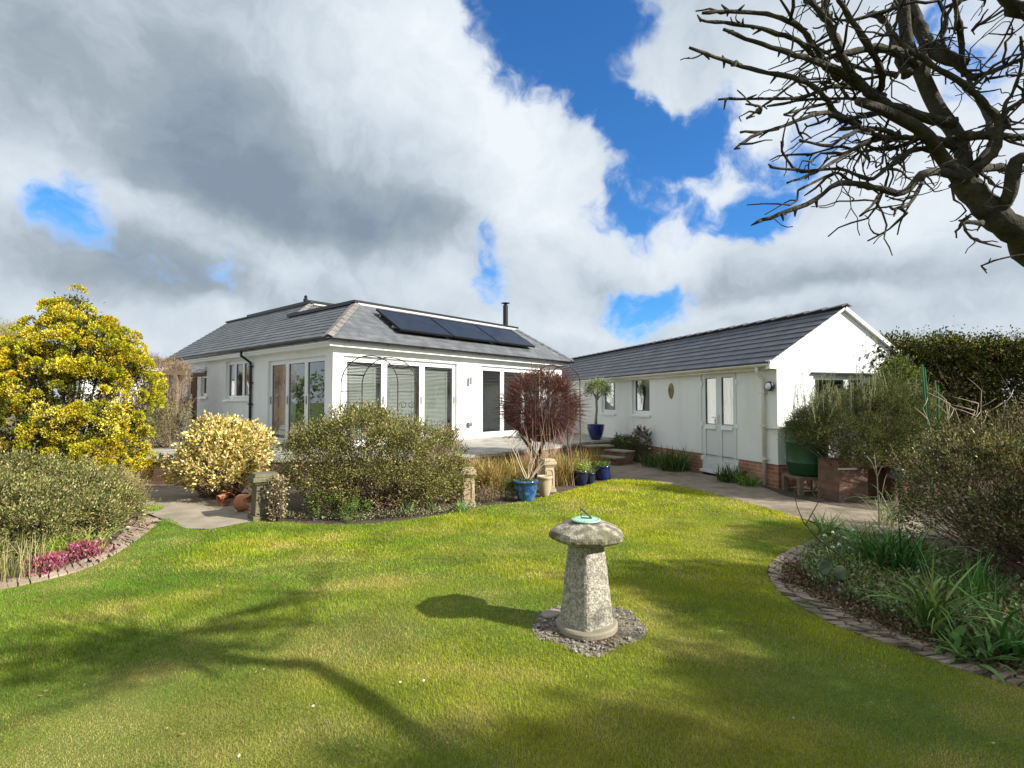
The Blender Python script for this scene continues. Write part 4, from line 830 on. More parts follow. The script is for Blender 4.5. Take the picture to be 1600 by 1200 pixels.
C, out, ci, P, D = clumpy([(.06, 0, 1.03, .36, .36, .3)], 150, 26, .10, shell=.25, zmin=.6); leaves('crown', P, D, .055*rng.uniform(.6, 1.2, len(P)), [(.16, .20, .09), (.28, .32, .18), (.10, .14, .05), (.38, .42, .26)], LEAF, t, .32)
# terracotta shards pile
def shard(px, py, r, a0, a1, h, rx, ry, rz, label, z=0.0):
    mb = MB(); n_ = 10; vs = []
    for th in (0, -.012):
        for i in range(n_+1):
            a = a0+(a1-a0)*i/n_
            for zz_ in (0, h*(.8+.2*math.sin(i*1.7))): rr = r*(1-.2*zz_/h)+th; vs.append((rr*math.cos(a), rr*math.sin(a), zz_))
    m_ = 2*(n_+1); fs = [(2*i, 2*i+2, 2*i+3, 2*i+1) for i in range(n_)]+[(m_+2*i, m_+2*i+1, m_+2*i+3, m_+2*i+2) for i in range(n_)]+[(2*i+1, 2*i+3, m_+2*i+3, m_+2*i+1) for i in range(n_)]+[(2*i, m_+2*i, m_+2*i+2, 2*i+2) for i in range(n_)]
    o = mb.add(vs, fs).build('broken_pot', TERR, None, recalc=False); o.location = at(px, py)+Vector((0, 0, z)); o.rotation_euler = (rx, ry, rz); return tag(o, label, 'broken pot', 'broken terracotta pots beside the path')
shard(376, 798, .13, 0, 4.6, .24, R(80), R(10), R(70), 'largest broken terracotta pot lying on its side by the mossy pedestal', .11)
shard(358, 790, .10, .5, 4.2, .18, R(60), R(30), R(10), 'broken terracotta pot propped upright in the middle of the pile', .08)
shard(343, 792, .10, 1, 5.4, .17, R(-70), R(20), R(-30), 'smallest broken terracotta pot at the left end of the pile', .08)
shard(364, 780, .11, 0, 3.6, .2, R(40), R(-30), R(0), 'broken terracotta pot at the back of the pile under the shrub', .07)
# ------------------------------------------------------------------ rose arches
IRON = mat('black_iron', (.03, .022, .018), (.07, .04, .025), rough=.6, scale=20, metal=.4)
def arch(c, wv, dv, W_, H_, label, scroll=True):
    c = Vector(c); wv = Vector(wv); dv = Vector(dv); t = empty('garden_arch', c, label, 'arch'); r = W_/2; hs = H_-r*1.0
    def hoop(o): return [o-wv*r]+[o-wv*r+Vector((0, 0, hs*q)) for q in (.3, .6, 1)]+[o+wv*(-r*math.cos(a))+Vector((0, 0, hs+r*math.sin(a))) for a in np.linspace(.15, math.pi-.15, 20)]+[o+wv*r+Vector((0, 0, hs*q)) for q in (1, .6, .3, 0)]
    for o in (Vector((0, 0, 0)), dv): MB().tube(hoop(o), .010, 6).build('hoop', IRON, t, smooth=True)
    for s_ in (-1, 1):
        for z in (.5, .95, hs*.93): MB().bar(wv*s_*r+Vector((0, 0, z)), wv*s_*r+dv+Vector((0, 0, z)), .014).build('rung', IRON, t)
    for a in np.linspace(.35, math.pi-.35, 6): p = wv*(-r*math.cos(a))+Vector((0, 0, hs+r*math.sin(a))); MB().bar(p, p+dv, .014).build('rung', IRON, t)
    if scroll:
        mb = MB()
        for s_ in (-1, 1):
            for z in (hs*.62, hs*.8):
                for sg in (-1, 1):
                    cc = wv*s_*r+dv*(.5+.22*sg)+Vector((0, 0, z)); mb.tube([cc+dv*(.2*math.cos(a)*sg*(1-a/12))+Vector((0, 0, .07*math.sin(a)*(1-a/12))) for a in np.linspace(0, 7.5, 20)], .006, 5)
        mb.build('scrollwork', IRON, t, smooth=True)
    return t
arch((*atd(577, 640, 9.5).xy, 0), (1, 0, 0), (.26, .42, 0), 1.02, 2.42, 'metal garden arch with scrollwork behind the olive shrub and bifold doors')
arch((*atd(862, 640, 10.2).xy, 0), (.96, .28, 0), (.28, .3, 0), .66, 2.30, 'narrow metal garden arch in front of the purple leaved shrub', False)
# climbing stems on second arch
t = empty('climbing_rose', (*atd(858, 640, 10.1).xy, 0), 'bare pale climbing stems scrambling up the narrow arch', 'plant')
n = 26; B = np.column_stack([rng.uniform(-.35, .5, n), rng.uniform(-.1, .3, n), np.zeros(n)]); M_ = B+np.column_stack([rng.normal(0, .1, n), rng.normal(0, .06, n), rng.uniform(.4, .8, n)]); T = M_+np.column_stack([rng.normal(0, .16, n), rng.normal(0, .08, n), rng.uniform(.3, .8, n)])
V, Fc = join(sticks(B, M_, .007, .005), sticks(M_, T, .005, .002)); npmesh('stems', V, Fc, mat('pale_stem', (.38, .27, .17), (.25, .14, .09), rough=.8, scale=10), t)
# ------------------------------------------------------------------ shrubs
OLIVE = [(.10, .13, .035), (.16, .19, .06), (.23, .25, .10), (.07, .09, .03), (.30, .29, .15)]
OLIVEB = OLIVE+[(.20, .14, .07), (.14, .09, .05)]
shrub('olive_shrub', 'big rounded olive green shrub in front of the bungalow corner', 'shrub',
      [(-2.2, 7.95, .72, 1.0, .8, .74), (-1.35, 8.15, .60, .66, .62, .66), (-2.95, 8.1, .60, .6, .6, .62), (-1.95, 7.6, .38, 1.05, .52, .40), (-1.0, 8.2, .38, .45, .45, .36), (-2.3, 8.3, 1.0, .55, .5, .5), (-2.7, 7.75, .7, .6, .5, .5), (-1.7, 7.6, .75, .6, .4, .5)], 2000, 46, .095, .034,
      [(.13, .15, .035), (.20, .21, .055), (.30, .30, .10), (.075, .085, .02), (.38, .34, .17), (.20, .13, .06)], (.12, .075, .05), nst=240, twigout=.05, rough=.26, clvar=.26, shoots=40)
low = shrub('low_green_shrub', 'low fine leaved green shrub at the foot of the big olive shrub', 'shrub', [(*at(520, 808).xy, .16, .35, .22, .2), (*at(555, 812).xy, .1, .2, .2, .14)], 60, 60, .06, .022, [(.13, .22, .04), (.2, .3, .07)], nst=20)
shrub('cream_shrub', 'rounded cream and yellow variegated shrub beside the concrete path', 'shrub',
      [(-4.9, 8.95, .70, .64, .6, .60), (-4.7, 8.7, .45, .56, .5, .42), (-5.25, 8.9, .45, .44, .45, .42), (-4.55, 8.9, .78, .5, .5, .45)], 640, 34, .085, .055,
      [(.70, .58, .18), (.80, .70, .30), (.60, .48, .14), (.78, .73, .42), (.15, .16, .04), (.55, .36, .15)], (.14, .09, .06), nst=160, aspect=.6, rough=.2, clvar=.12)
# golden conifer: tight upturned sprays
CB = [(-7.40, 8.9, 2.35, .62, .6, .80), (-7.38, 8.9, 3.10, .20, .20, .34), (-7.6, 8.8, 1.55, 1.15, .9, .95), (-6.85, 8.95, 1.5, .70, .8, 1.1), (-8.6, 8.7, 1.1, .85, .9, 1.0), (-7.0, 8.8, .8, .86, .85, .75), (-8.0, 8.6, 1.8, .55, .7, .7), (-6.85, 8.9, 2.2, .5, .5, .58), (-7.6, 8.8, 2.6, .4, .4, .45), (-7.05, 8.9, 2.65, .36, .4, .36), (-6.75, 8.55, .5, .62, .6, .48), (-7.6, 8.4, .5, .8, .6, .5)]
t = empty('golden_conifer', (-7.4, 8.9, 0), 'tall golden yellow conifer at the left edge of the garden', 'tree'); off = np.array([-7.4, 8.9, 0, 0, 0, 0]); bl = np.array(CB)-off
C, out, ci, P, D = clumpy(bl, 900, 1, .14, rough=.45, shell=.08, zmin=.1); n = len(C); per = 230; ci = np.repeat(np.arange(n), per); rr_ = rng.uniform(.075, .15, n)
dr = unit(rdir(n*per)+out[ci]*.9+np.array([0, 0, .25])); sc_ = rr_[ci, None]*np.array([1.0, 1.0, 1.05]); P = C[ci]+dr*sc_*rng.uniform(.75, 1.08, (n*per, 1)); D = unit(dr*.45+np.array([0, 0, .55])+rdir(n*per)*.5)
V, Fc = leafquads(P, D,   .028*rng.uniform(.6, 1.4, n*per), .8, nrm=unit(np.cross(D, dr+rdir(n*per)*.5))); tone = pick([(.54, .43, .02), (.64, .53, .04), (.70, .60, .10), (.48, .44, .02), (.50, .36, .02), (.36, .36, .02)], n, .08)[ci]*(1+rng.normal(0, .15, (n*per, 1)))
gr = rng.uniform(0, 1, (n*per, 1)) < .2; tone = np.where(gr, np.array([[.14, .18, .03]]), tone); npmesh('foliage', V, Fc, LEAF, t, np.repeat(np.clip(tone, 0, 1), 4, 0))
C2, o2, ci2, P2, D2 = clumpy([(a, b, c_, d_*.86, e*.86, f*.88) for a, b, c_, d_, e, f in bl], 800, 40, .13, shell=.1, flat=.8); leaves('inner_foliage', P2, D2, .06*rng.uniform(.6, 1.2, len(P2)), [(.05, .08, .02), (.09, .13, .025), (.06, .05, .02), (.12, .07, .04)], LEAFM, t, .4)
V, Fc = sticks(np.zeros((90, 3)), C[rng.integers(0, n, 90)]*.95, .03, .006); npmesh('trunk', V, Fc, TWIG, t)
shrub('twiggy_shrub', 'dense olive green twiggy shrub in front of the golden conifer', 'shrub',
      [(-5.35, 5.75, .36, .65, .58, .40), (-5.25, 6.45, .36, .42, .5, .36), (-5.95, 6.6, .48, .8, .65, .44), (-6.0, 5.7, .42, .7, .65, .44), (-5.55, 7.15, .36, .40, .45, .36), (-4.85, 5.4, .26, .38, .3, .30), (-4.75, 5.95, .28, .36, .36, .32), (-4.85, 6.55, .28, .26, .3, .28)], 1900, 44, .08, .032,
      [(.11, .14, .03), (.17, .19, .05), (.26, .26, .09), (.06, .08, .018), (.17, .12, .06), (.38, .34, .17)], (.24, .17, .10), nst=300, twigout=.08, rough=.4, stemr=.003)
shrub('feathery_shrub', 'brownish feathery shrub at the right end of the left bed', 'shrub', [(*at(180, 815).xy, .28, .38, .35, .32)], 90, 60, .08, .04, [(.30, .24, .10), (.22, .24, .08), (.38, .30, .16)], (.3, .2, .1), nst=80, aspect=.2)
def clumpplant(name, label, cat, loc, n, r, L, w, pal, el=(.9, 1.5), droop=(.6, 1.8), group=None, m=None):
    t = empty(name, loc, label, cat, group); strap('blades', disc(n, r), L, w, pal, m or LEAF, t, el, droop); return t
clumpplant('strappy_plant', 'pale green strappy plant near the pink heather', 'plant', at(140, 862), 60, .12, .38, .018, [(.36, .42, .12), (.25, .33, .08)])
clumpplant('dry_grass', 'tuft of bleached grass stalks at the left photo edge', 'grass plant', at(15, 903), 160, .25, .42, .006, [(.45, .38, .2), (.33, .3, .14), (.2, .22, .06)], (1.2, 1.55), (.1, .6))
clumpplant('fine_grass', 'bright lime fine grass tuft between the two heathers', 'grass plant', at(92, 872), 240, .14, .28, .006, [(.36, .48, .06), (.26, .38, .05)], (1.1, 1.5), (.2, .9))
def heather(px, py, rx, label):
    c = at(px, py); t = empty('heather', c, label, 'heather', 'pink heathers by the left edging'); n = 1300; P = np.column_stack([rng.normal(0, rx*.45, n), rng.normal(0, .08, n), rng.uniform(.01, .15, n)]); leaves('flowers', P, unit(rdir(n)*.6+np.array([0, 0, 1])), .032, [(.30, .05, .10), (.42, .10, .20), (.20, .05, .06), (.24, .13, .08), (.5, .2, .3)], LEAFM, t, .35)
    V, Fc = sticks(np.column_stack([P[:90, :2]*.6, np.zeros(90)]), P[:90], .003, .002); npmesh('stems', V, Fc, TWIG, t)
heather(128, 872, .20, 'pink heather clump, right and larger of the two'); heather(75, 894, .11, 'small pink heather clump nearest the left edge')
# brick rubble and green verge between conifer and path
clumpplant('grass_tuft', 'short green grass tuft beside the path under the conifer', 'grass plant', at(228, 797), 600, .22, .07, .006, [(.18, .30, .03), (.25, .36, .04)], (1.0, 1.5), (.1, .7))
clumpplant('sword_plant', 'dark spiky sword leaved plant left of the cream shrub', 'plant', at(282, 752), 22, .06, .62, .03, [(.03, .05, .02), (.05, .08, .03)], (.5, 1.4), (.0, .3))
clumpplant('leafy_clump', 'green leafy clump with a few pink blooms by the conifer', 'plant', at(232, 738), 200, .25, .30, .02, [(.14, .24, .04), (.2, .32, .07), (.28, .36, .12), (.5, .28, .36)], (.8, 1.5), (.4, 1.5))
shrub('purple_plant', 'small dark purple leaved plant between path and patio', 'plant', [(*at(262, 735).xy, .22, .16, .16, .2)], 30, 40, .06, .05, [(.05, .02, .025), (.08, .03, .03)], nst=12)
# climber over a timber pergola
pg = empty('pergola', atd(262, 600, 15.6).xy.to_3d(), 'low timber pergola buried in brown climber at the left of the house', 'pergola'); TIM = mat('old_timber', (.16, .11, .07), (.24, .18, .12), rough=.9, scale=10)
for x in (-1.6, .5):
    for y in (-.4, .5): MB().box((x-.05, y-.05, -.01), (x+.05, y+.05, 2.35)).build('post', TIM, pg)
for y in (-.4, .5): MB().box((-2.0, y-.04, 2.353), (.8, y+.04, 2.47)).build('beam', TIM, pg)
shrub('tangled_climber', 'tangle of bare brown climber stems draped over the pergola', 'climber', [(-10.7, 15.6, 2.5, 1.1, .6, .42), (-11.8, 15.6, 2.5, .8, .6, .38), (-9.75, 15.5, 2.0, .35, .42, .8), (-9.7, 15.5, 1.1, .42, .4, .6)], 420, 40, .12, .06,
      [(.34, .22, .14), (.24, .15, .09), (.42, .30, .20), (.16, .10, .06), (.26, .22, .10)], (.26, .17, .11), nst=380, aspect=.14, lm=LEAFM, twigout=.2, stemr=.006, rough=.4)
shrub('dry_shrub', 'dull brownish green shrub below the climber by the white wall', 'shrub', [(*atd(268, 665, 12.6).xy, .95, .55, .45, .6), (*atd(238, 665, 12.8).xy, .85, .5, .45, .5)], 170, 46, .11, .045, [(.22, .20, .09), (.30, .27, .13), (.14, .13, .05)], (.2, .15, .1), nst=120, aspect=.3, base=(*atd(260, 665, 12.6).xy, .45) )
# bare tree in the far left field
def bare_tree(name, label, loc, H_, sp, n, col, group=None, r=.12, leafp=None):
    t = empty(name, loc, label, 'tree', group); mb = MB(); tips = []
    def grow(p, d, L_, r_, k):
        q = p+d*L_*.5+Vector((random.gauss(0, .06), random.gauss(0, .06), .02))*L_; e = q+(d+Vector((random.gauss(0, .2), random.gauss(0, .2), .1))).normalized()*L_*.5
        mb.tube([p, q, e], [r_, r_*.8, r_*.62], 5, False)
        if k == 0: tips.append(tuple(e)); return
        for _ in range(3 if k > 1 else 3): grow(e, (d+Vector((random.gauss(0, .55), random.gauss(0, .55), random.gauss(.1, .3)))).normalized(), L_*random.uniform(.6, .82), r_*.55, k-1)
    grow(Vector((0, 0, 0)), Vector((0, 0, 1)), H_*.28, r, 4); mb.build('trunk', TWIG, t)
    T = np.array(tips); idx = rng.integers(0, len(T), n); P0 = T[idx]; P1 = P0+unit(rdir(n)+unit(T[idx]-np.array([0, 0, H_*.4]))*.8)*rng.uniform(.3, 1, n)[:, None]*sp; V, Fc = sticks(P0, P1, .012, .006)
    P2 = P1+rdir(n)*sp*.4; V, Fc = join((V, Fc), sticks(P1, P2, .008, .004)); npmesh('crown', V, Fc, mat('far_twig_'+name+str(len(MATS)), col, tuple(c*1.4 for c in col), rough=.9, scale=2), t); return t
bare_tree('bare_tree', 'rounded bare olive brown tree far beyond the conifer', (atd(16, 540, 34).x, 34, -.05), 9.0, 1.0, 6500, (.30, .26, .12), r=.22)
# red purple globe shrub
c = atd(846, 640, 11.3)
t = shrub('purple_shrub', 'ball shaped red purple twiggy shrub on a short dark trunk', 'shrub', [(c.x, 11.3, 1.47, .84, .80, .78)], 900, 34, .07, .030, [(.09, .022, .025), (.13, .035, .035), (.07, .018, .02), (.18, .08, .06), (.13, .11, .05), (.16, .13, .06)], (.10, .04, .04), nst=300, twigout=.10, aspect=.35, rough=.12, lm=LEAFM, base=(c.x, 11.3, .75), zmin=-.1, up=.1)
V, Fc = sticks(*(lambda d_: (np.array([0, 0, .72])+d_*[.6, .58, .55], np.array([0, 0, .72])+d_*[1.0, .96, .93]*rng.uniform(.88, 1.12, (len(d_), 1))))(rdir(1300)), .0045, .002); npmesh('twigs', V, Fc, mat('purple_twig', (.11, .03, .035), (.17, .06, .055), rough=.8), t)
mb = MB(); mb.tube([(-.15, 0, -.75), (-.1, 0, -.40), (-.25, 0, -.05), (-.3, 0, .25)], [.06, .05, .04, .02], 7); mb.tube([(-.1, 0, -.40), (.05, .02, 0), (.15, 0, .35)], [.045, .035, .02], 7); mb.tube([(-.18, 0, -.25), (-.45, .05, .15), (-.5, 0, .45)], [.03, .025, .015], 6); mb.build('trunk', mat('dark_bark', (.05, .03, .025), (.09, .06, .045), rough=.9, scale=20), t, smooth=True)
# ornamental grasses in the bed below the patio
STRAW = [(.50, .36, .13), (.38, .29, .10), (.26, .24, .07), (.58, .44, .2), (.20, .22, .05), (.36, .19, .08)]
k_ = 0
gpos = [(712, 762, 9.6), (745, 760, 9.5), (770, 765, 9.4), (690, 760, 9.4), (798, 762, 9.9), (812, 750, 10.6), (880, 750, 10.3), (893, 744, 10.6), (868, 745, 11.2), (765, 745, 10.3), (735, 748, 10.2), (905, 740, 11.4), (925, 728, 11.8)]
lab = ['straw coloured grass clump right behind the left stone pedestal', 'straw grass clump just right of the left stone pedestal', 'straw grass clump midway between left pedestal and blue pot', 'straw grass clump between the olive shrub and left pedestal', 'straw grass clump directly behind the blue pot with branches', 'straw grass clump below the purple shrub trunk', 'straw grass clump right of the rear stone pedestal', 'straw grass clump left of the dark blue pots', 'straw grass clump behind the rear stone pedestal', 'straw grass clump at the patio edge behind the midway clump', 'straw grass clump at the patio edge behind the left pedestal', 'straw grass clump behind the dark blue pots', 'straw grass clump beside the brick pier']
for (px, py, y), l in zip(gpos, lab):
    p = atd(px, py, y); clumpplant('ornamental_grass', l, 'grass plant', (p.x, y, 0), 300, .20, .66, .011, STRAW, (1.0, 1.54), (.2, 1.6), 'straw coloured ornamental grasses below the patio', LEAFM)
# mauve brown low heath at their feet
for (px, py, rx, l) in ((655, 800, .35, 'low mauve brown heath at the right foot of the olive shrub'), (762, 784, .26, 'low mauve brown heath between left pedestal and blue pot'), (700, 790, .25, 'low mauve brown heath just left of the left pedestal')):
    p = at(px, py)+Vector((0, .12, 0)); t = empty('heath_plant', p, l, 'plant', 'low brown heaths along the lawn edge'); n = 1500; P = np.column_stack([rng.normal(0, rx*.42, n), rng.normal(0, .13, n), np.abs(rng.normal(.08, .07, n))]); leaves('foliage', P, unit(rdir(n)*.8+np.array([0, 0, .8])), .03, [(.30, .20, .16), (.22, .15, .11), (.38, .28, .20), (.16, .16, .06)], LEAFM, t, .3)
    V, Fc = sticks(np.column_stack([P[:80, :2]*.6, np.zeros(80)]), P[:80], .003, .002); npmesh('stems', V, Fc, TWIG, t)
shrub('green_mound', 'low dark green mound left of the blue pot', 'plant', [(*at(795, 780).xy, .12, .22, .16, .16)], 40, 60, .05, .02, [(.12, .16, .04), (.2, .22, .08), (.08, .11, .03)], nst=14)
shrub('pink_budded_shrub', 'sparse reddish twiggy shrub with pale buds before the bifold doors', 'shrub', [(*atd(690, 680, 9.6).xy, .72, .32, .3, .42), (*atd(672, 690, 9.5).xy, .5, .3, .3, .35)], 110, 14, .07, .035, [(.34, .18, .14), (.5, .4, .34), (.26, .15, .1), (.3, .3, .12)], (.2, .1, .08), nst=150, twigout=.14)
for (px, py, l) in ((676, 800, 'pale daffodil leaf tuft at the lawn edge right of the olive shrub'), (640, 803, 'small green bulb tuft in front of the olive shrub'), (722, 800, 'green bulb leaves at the foot of the left pedestal')):
    clumpplant('bulb_leaves', l, 'plant', at(px, py), 40, .08, .20, .012, [(.25, .34, .14), (.16, .26, .07)], (.9, 1.5), (.1, .9), 'bulb tufts along the far lawn edge')
# trailing groundcover along shrub foot
edge = np.array([tuple(at(x, y))[:2] for x, y in zip(np.linspace(445, 735, 60), 817-7*np.abs(np.linspace(-1, 1, 60))**2-np.linspace(0, 14, 60))])
n = 3800; P = edge[rng.integers(0, 60, n)]+rng.normal(0, .07, (n, 2))+np.array([0, .1]); P = np.column_stack([P, np.abs(rng.normal(.02, .03, n))]); o = leaves('ground_cover', P, unit(rdir(n)+np.array([0, 0, .5])), .032, [(.12, .18, .05), (.28, .28, .16), (.2, .14, .09), (.4, .38, .3)], LEAF, None, .5); tag(o, 'low leafy ground cover under the big olive shrub', kind='stuff')
# ------------------------------------------------------------------ by the outbuilding
GD = [(.05, .09, .025), (.09, .15, .04), (.13, .20, .06)]
def gpt(s, off=.3): return gwp(-off, s, 0)
shrub('dark_shrub', 'dark leafy shrub with thin stems under the outbuilding wall', 'shrub', [(*gpt(5.1, .35).xy, .30, .4, .34, .34), (*gpt(4.6, .4).xy, .24, .36, .32, .28)], 150, 36, .07, .045, GD+[(.2, .12, .09)], nst=70, twigout=.3)
shrub('budding_plant', 'thin stemmed plant with red young leaves against white wall', 'plant', [(*gpt(4.35, .25).xy, .55, .24, .2, .32)], 50, 8, .05, .045, [(.2, .10, .07), (.12, .14, .05)], nst=50, twigout=.15)
clumpplant('iris_clump', 'large clump of upright dark iris leaves left of the double door', 'plant', gpt(2.75, .4), 260, .32, .62, .022, GD, (.8, 1.5), (.2, 1.2))
clumpplant('daffodils', 'low dark daffodil clump with white blooms along the wall', 'plant', gpt(3.5, .4), 240, .32, .44, .014, GD, (.8, 1.5), (.2, 1.2))
for s_, z in ((3.7, .42), (3.3, .34), (4.6, .4), (4.75, .5)):
    p = gpt(s_, .45); t = empty('white_flower', (p.x, p.y, 0), {3.7: 'white daffodil over the daffodil clump, left one', 3.3: 'white daffodil over the daffodil clump, right one', 4.6: 'white bloom low among the dark shrub', 4.75: 'white bloom topmost by the dark shrub'}[s_], 'flower', 'white blooms along the outbuilding')
    V, Fc = sticks([(0, 0, 0)], [(.02, 0, z)], .004, .003); npmesh('stem', V, Fc, TWIG, t); D_ = np.array([(math.cos(a), math.sin(a), .5) for a in np.arange(6)*1.047]); leaves('petals', np.tile([.02, 0, z], (6, 1)), D_, .05, [(.75, .75, .66)], LEAFM, t, .6)
clumpplant('strappy_plant', 'dark strap leaved plant just right of the double door', 'plant', gpt(.95, .3), 160, .24, .42, .02, GD, (.6, 1.5), (.2, 1.4))
clumpplant('strappy_plant', 'bright green strap leaved plant beside the outbuilding downpipe', 'plant', gpt(.45, .3), 110, .16, .30, .02, [(.14, .25, .05), (.22, .33, .08)], (.6, 1.5), (.2, 1.2))
# water butt
wb = empty('water_butt', (5.22, 9.42, 0), 'dark green ribbed water butt on a stand below the gable wall', 'water butt'); GRN = mat('butt_green', (.010, .055, .02), (.014, .075, .028), rough=.4, scale=4)
MB().lathe([(.27, .30), (.30, .34), (.325, .5), (.335, .515), (.345, .53), (.335, .545), (.33, .56), (.34, .85), (.35, .865), (.36, .88), (.35, .895), (.345, .91), (.33, 1.18), (.35, 1.2), (.34, 1.24), (.05, 1.27)], 36).build('barrel', GRN, wb, smooth=True)
mb = MB(); mb.box((-.3, -.3, .25), (.3, .3, .298)); mb.build('stand_top', TIM, wb)
for x in (-.26, .26):
    for y in (-.26, .26): MB().box((x-.04, y-.04, -.01), (x+.04, y+.04, .249)).build('leg', TIM, wb)
MB().tube([(0, -.30, .42), (0, -.36, .42), (0, -.38, .36)], .014, 8).build('tap', BLK, wb)
# brick barbecue-like planter
bq = empty('brick_planter', (5.25, 8.55, 0), 'old brick planter with piers holding the big rosemary', 'planter', rz=R(6))
MB().box((0, 0, -.01), (.5, .5, .64)).build('pier', DKBRICK, bq); MB().box((.98, .0, -.01), (1.3, .5, .62)).build('pier', DKBRICK, bq); MB().box((.503, .25, -.01), (.977, .5, .55)).build('back_wall', DKBRICK, bq)
MB().box((-.02, -.012, .50), (.30, -.002, .53)).box((.99, -.012, .36), (1.25, -.002, .39)).build('metal_strap', STEEL, bq)
shrub('rosemary_bush', 'large grey green rosemary with upright spikes before the gable', 'shrub', [(5.85, 8.75, 1.28, 1.0, .62, .55), (5.3, 8.75, 1.12, .62, .6, .40), (6.5, 8.8, 1.15, .8, .6, .6), (6.2, 8.7, 1.55, .6, .45, .42), (5.7, 8.42, .95, .55, .35, .3), (6.4, 8.4, .9, .6, .4, .4), (5.2, 8.95, .98, .38, .5, .26), (5.0, 8.85, 1.2, .35, .4, .3), (5.9, 8.4, .72, .7, .3, .22), (5.5, 8.3, .78, .35, .25, .2), (6.6, 8.3, .6, .4, .3, .3), (5.1, 8.98, 1.12, .5, .35, .28), (5.75, 9.05, 1.0, .6, .4, .45), (6.4, 9.0, 1.1, .6, .4, .5)], 2600, 60, .085, .034, [(.085, .11, .035), (.13, .165, .06), (.05, .07, .02), (.20, .23, .10), (.12, .09, .035)], (.10, .07, .04), aspect=.22, base=(5.85, 8.8, .55), nst=120, up=.8, zmin=.05)
rm = bpy.data.objects['rosemary_bush']; n = 190; B = np.column_stack([rng.uniform(-1.05, 1.15, n), rng.uniform(-.4, .4, n), rng.uniform(.6, 1.1, n)]); B[:, 2] -= .35*np.abs(B[:, 0])**1.5*.6
T = B+np.column_stack([rng.normal(0, .10, n), rng.normal(0, .05, n), rng.uniform(.25, .68, n)]); V, Fc = sticks(B, T, .006, .003); npmesh('spikes', V, Fc, mat('rosemary_stem', (.2, .18, .1)), rm)
q = rng.uniform(0, 1, (n, 90)); P = (B[:, None]+(T-B)[:, None]*q[..., None]).reshape(-1, 3)+rng.normal(0, .006, (n*90, 3)); D = unit(rdir(n*90)*.9+np.array([0, 0, .7])); leaves('spike_leaves', P, D, .030, [(.22, .26, .14), (.30, .33, .2), (.16, .19, .09)], LEAF, rm, .22)
# garden light / bell cloche
t = empty('garden_lamp', at(1406, 786), 'grey domed mushroom garden lamp on a post among the shrubs', 'lamp'); MB().tube([(0, 0, -.01), (0, 0, .40)], .02, 8).build('post', BLK, t)
MB().lathe([(.19, .40), (.185, .42), (.13, .46), (.11, .52), (.06, .55), (.015, .58), (.012, .60)], 28).build('lamp_shade', mat('grey_metal', (.10, .12, .12), (.14, .16, .16), rough=.5, scale=9), t, smooth=True)
GST = mat('green_cane', (.03, .14, .05), rough=.4)
for (px, y, z, px2, l) in ((1441, 8.0, 2.16, 1449, 'tallest green garden stake leaning beside the rosemary'), (1445, 8.05, 2.1, 1452, 'green garden stake crossing the tallest one'), (1465, 8.0, 1.84, 1464, 'shorter upright green garden stake with a pale tip')):
    a = atd(px, 600, y); b = atd(px2, 600, y); tag(MB().tube([(b.x+.03, y, -.02), (b.x, y, .9), (a.x, y, z)], .014, 6).build('garden_stake', GST), l, 'stake', 'green garden stakes')
# hedge along the back right
shrub('hedge', 'tall dark clipped hedge running right from the gable end', 'hedge', [(8.0+i*1.05, 10.9+.1*i, 1.42+(.05 if i % 2 else 0), .95, .62, 1.46) for i in range(11)], 4200, 34, .12, .055, [(.015, .024, .006), (.028, .042, .009), (.045, .06, .013), (.07, .08, .02), (.045, .028, .014)], (.08, .06, .04), aspect=.55, nst=160, rough=.12, shell=.08, twigout=.22, clvar=.25)
shrub('evergreen_shrub', 'evergreen shrub with upright shoots against the gable corner', 'shrub', [(7.05, 9.7, 1.2, .42, .4, 1.1), (7.3, 9.9, 1.7, .4, .4, .6)], 200, 40, .11, .06, [(.06, .10, .02), (.11, .16, .03), (.2, .24, .06)], (.1, .07, .05), aspect=.5, twigout=.3, rough=.3)
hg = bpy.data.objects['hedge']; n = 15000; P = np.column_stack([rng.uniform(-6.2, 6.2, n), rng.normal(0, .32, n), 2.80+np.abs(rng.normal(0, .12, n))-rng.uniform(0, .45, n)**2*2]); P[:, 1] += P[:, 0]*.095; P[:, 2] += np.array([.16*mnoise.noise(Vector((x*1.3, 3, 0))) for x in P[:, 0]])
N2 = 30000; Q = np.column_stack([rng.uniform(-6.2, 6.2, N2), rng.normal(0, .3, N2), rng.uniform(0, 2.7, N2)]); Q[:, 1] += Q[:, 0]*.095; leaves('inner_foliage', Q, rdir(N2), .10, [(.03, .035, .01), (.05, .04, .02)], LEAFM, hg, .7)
leaves('lit_top_growth', P, unit(rdir(n)+np.array([0, 0, .8])), .05*rng.uniform(.6, 1.2, n), [(.10, .13, .02), (.20, .22, .03), (.06, .08, .015), (.18, .11, .04)], LEAF, hg, .55)  # yellow-green top growth, its sunlit tone put into the leaf colour
# ------------------------------------------------------------------ right-hand bed
shrub('bronze_shrub', 'large bronze green twiggy shrub at the right edge of the photo', 'shrub', [(4.65, 5.15, .62, .80, .72, .62), (5.4, 5.3, .75, .9, .8, .68), (4.45, 4.4, .48, .58, .6, .50), (5.1, 4.3, .62, .8, .8, .62), (5.1, 5.9, .72, .85, .6, .62)], 1600, 46, .085, .032, [(.08, .095, .025), (.12, .135, .04), (.045, .055, .015), (.18, .18, .07), (.10, .065, .035), (.30, .28, .17)], (.15, .10, .07), nst=420, twigout=.1, rough=.3)
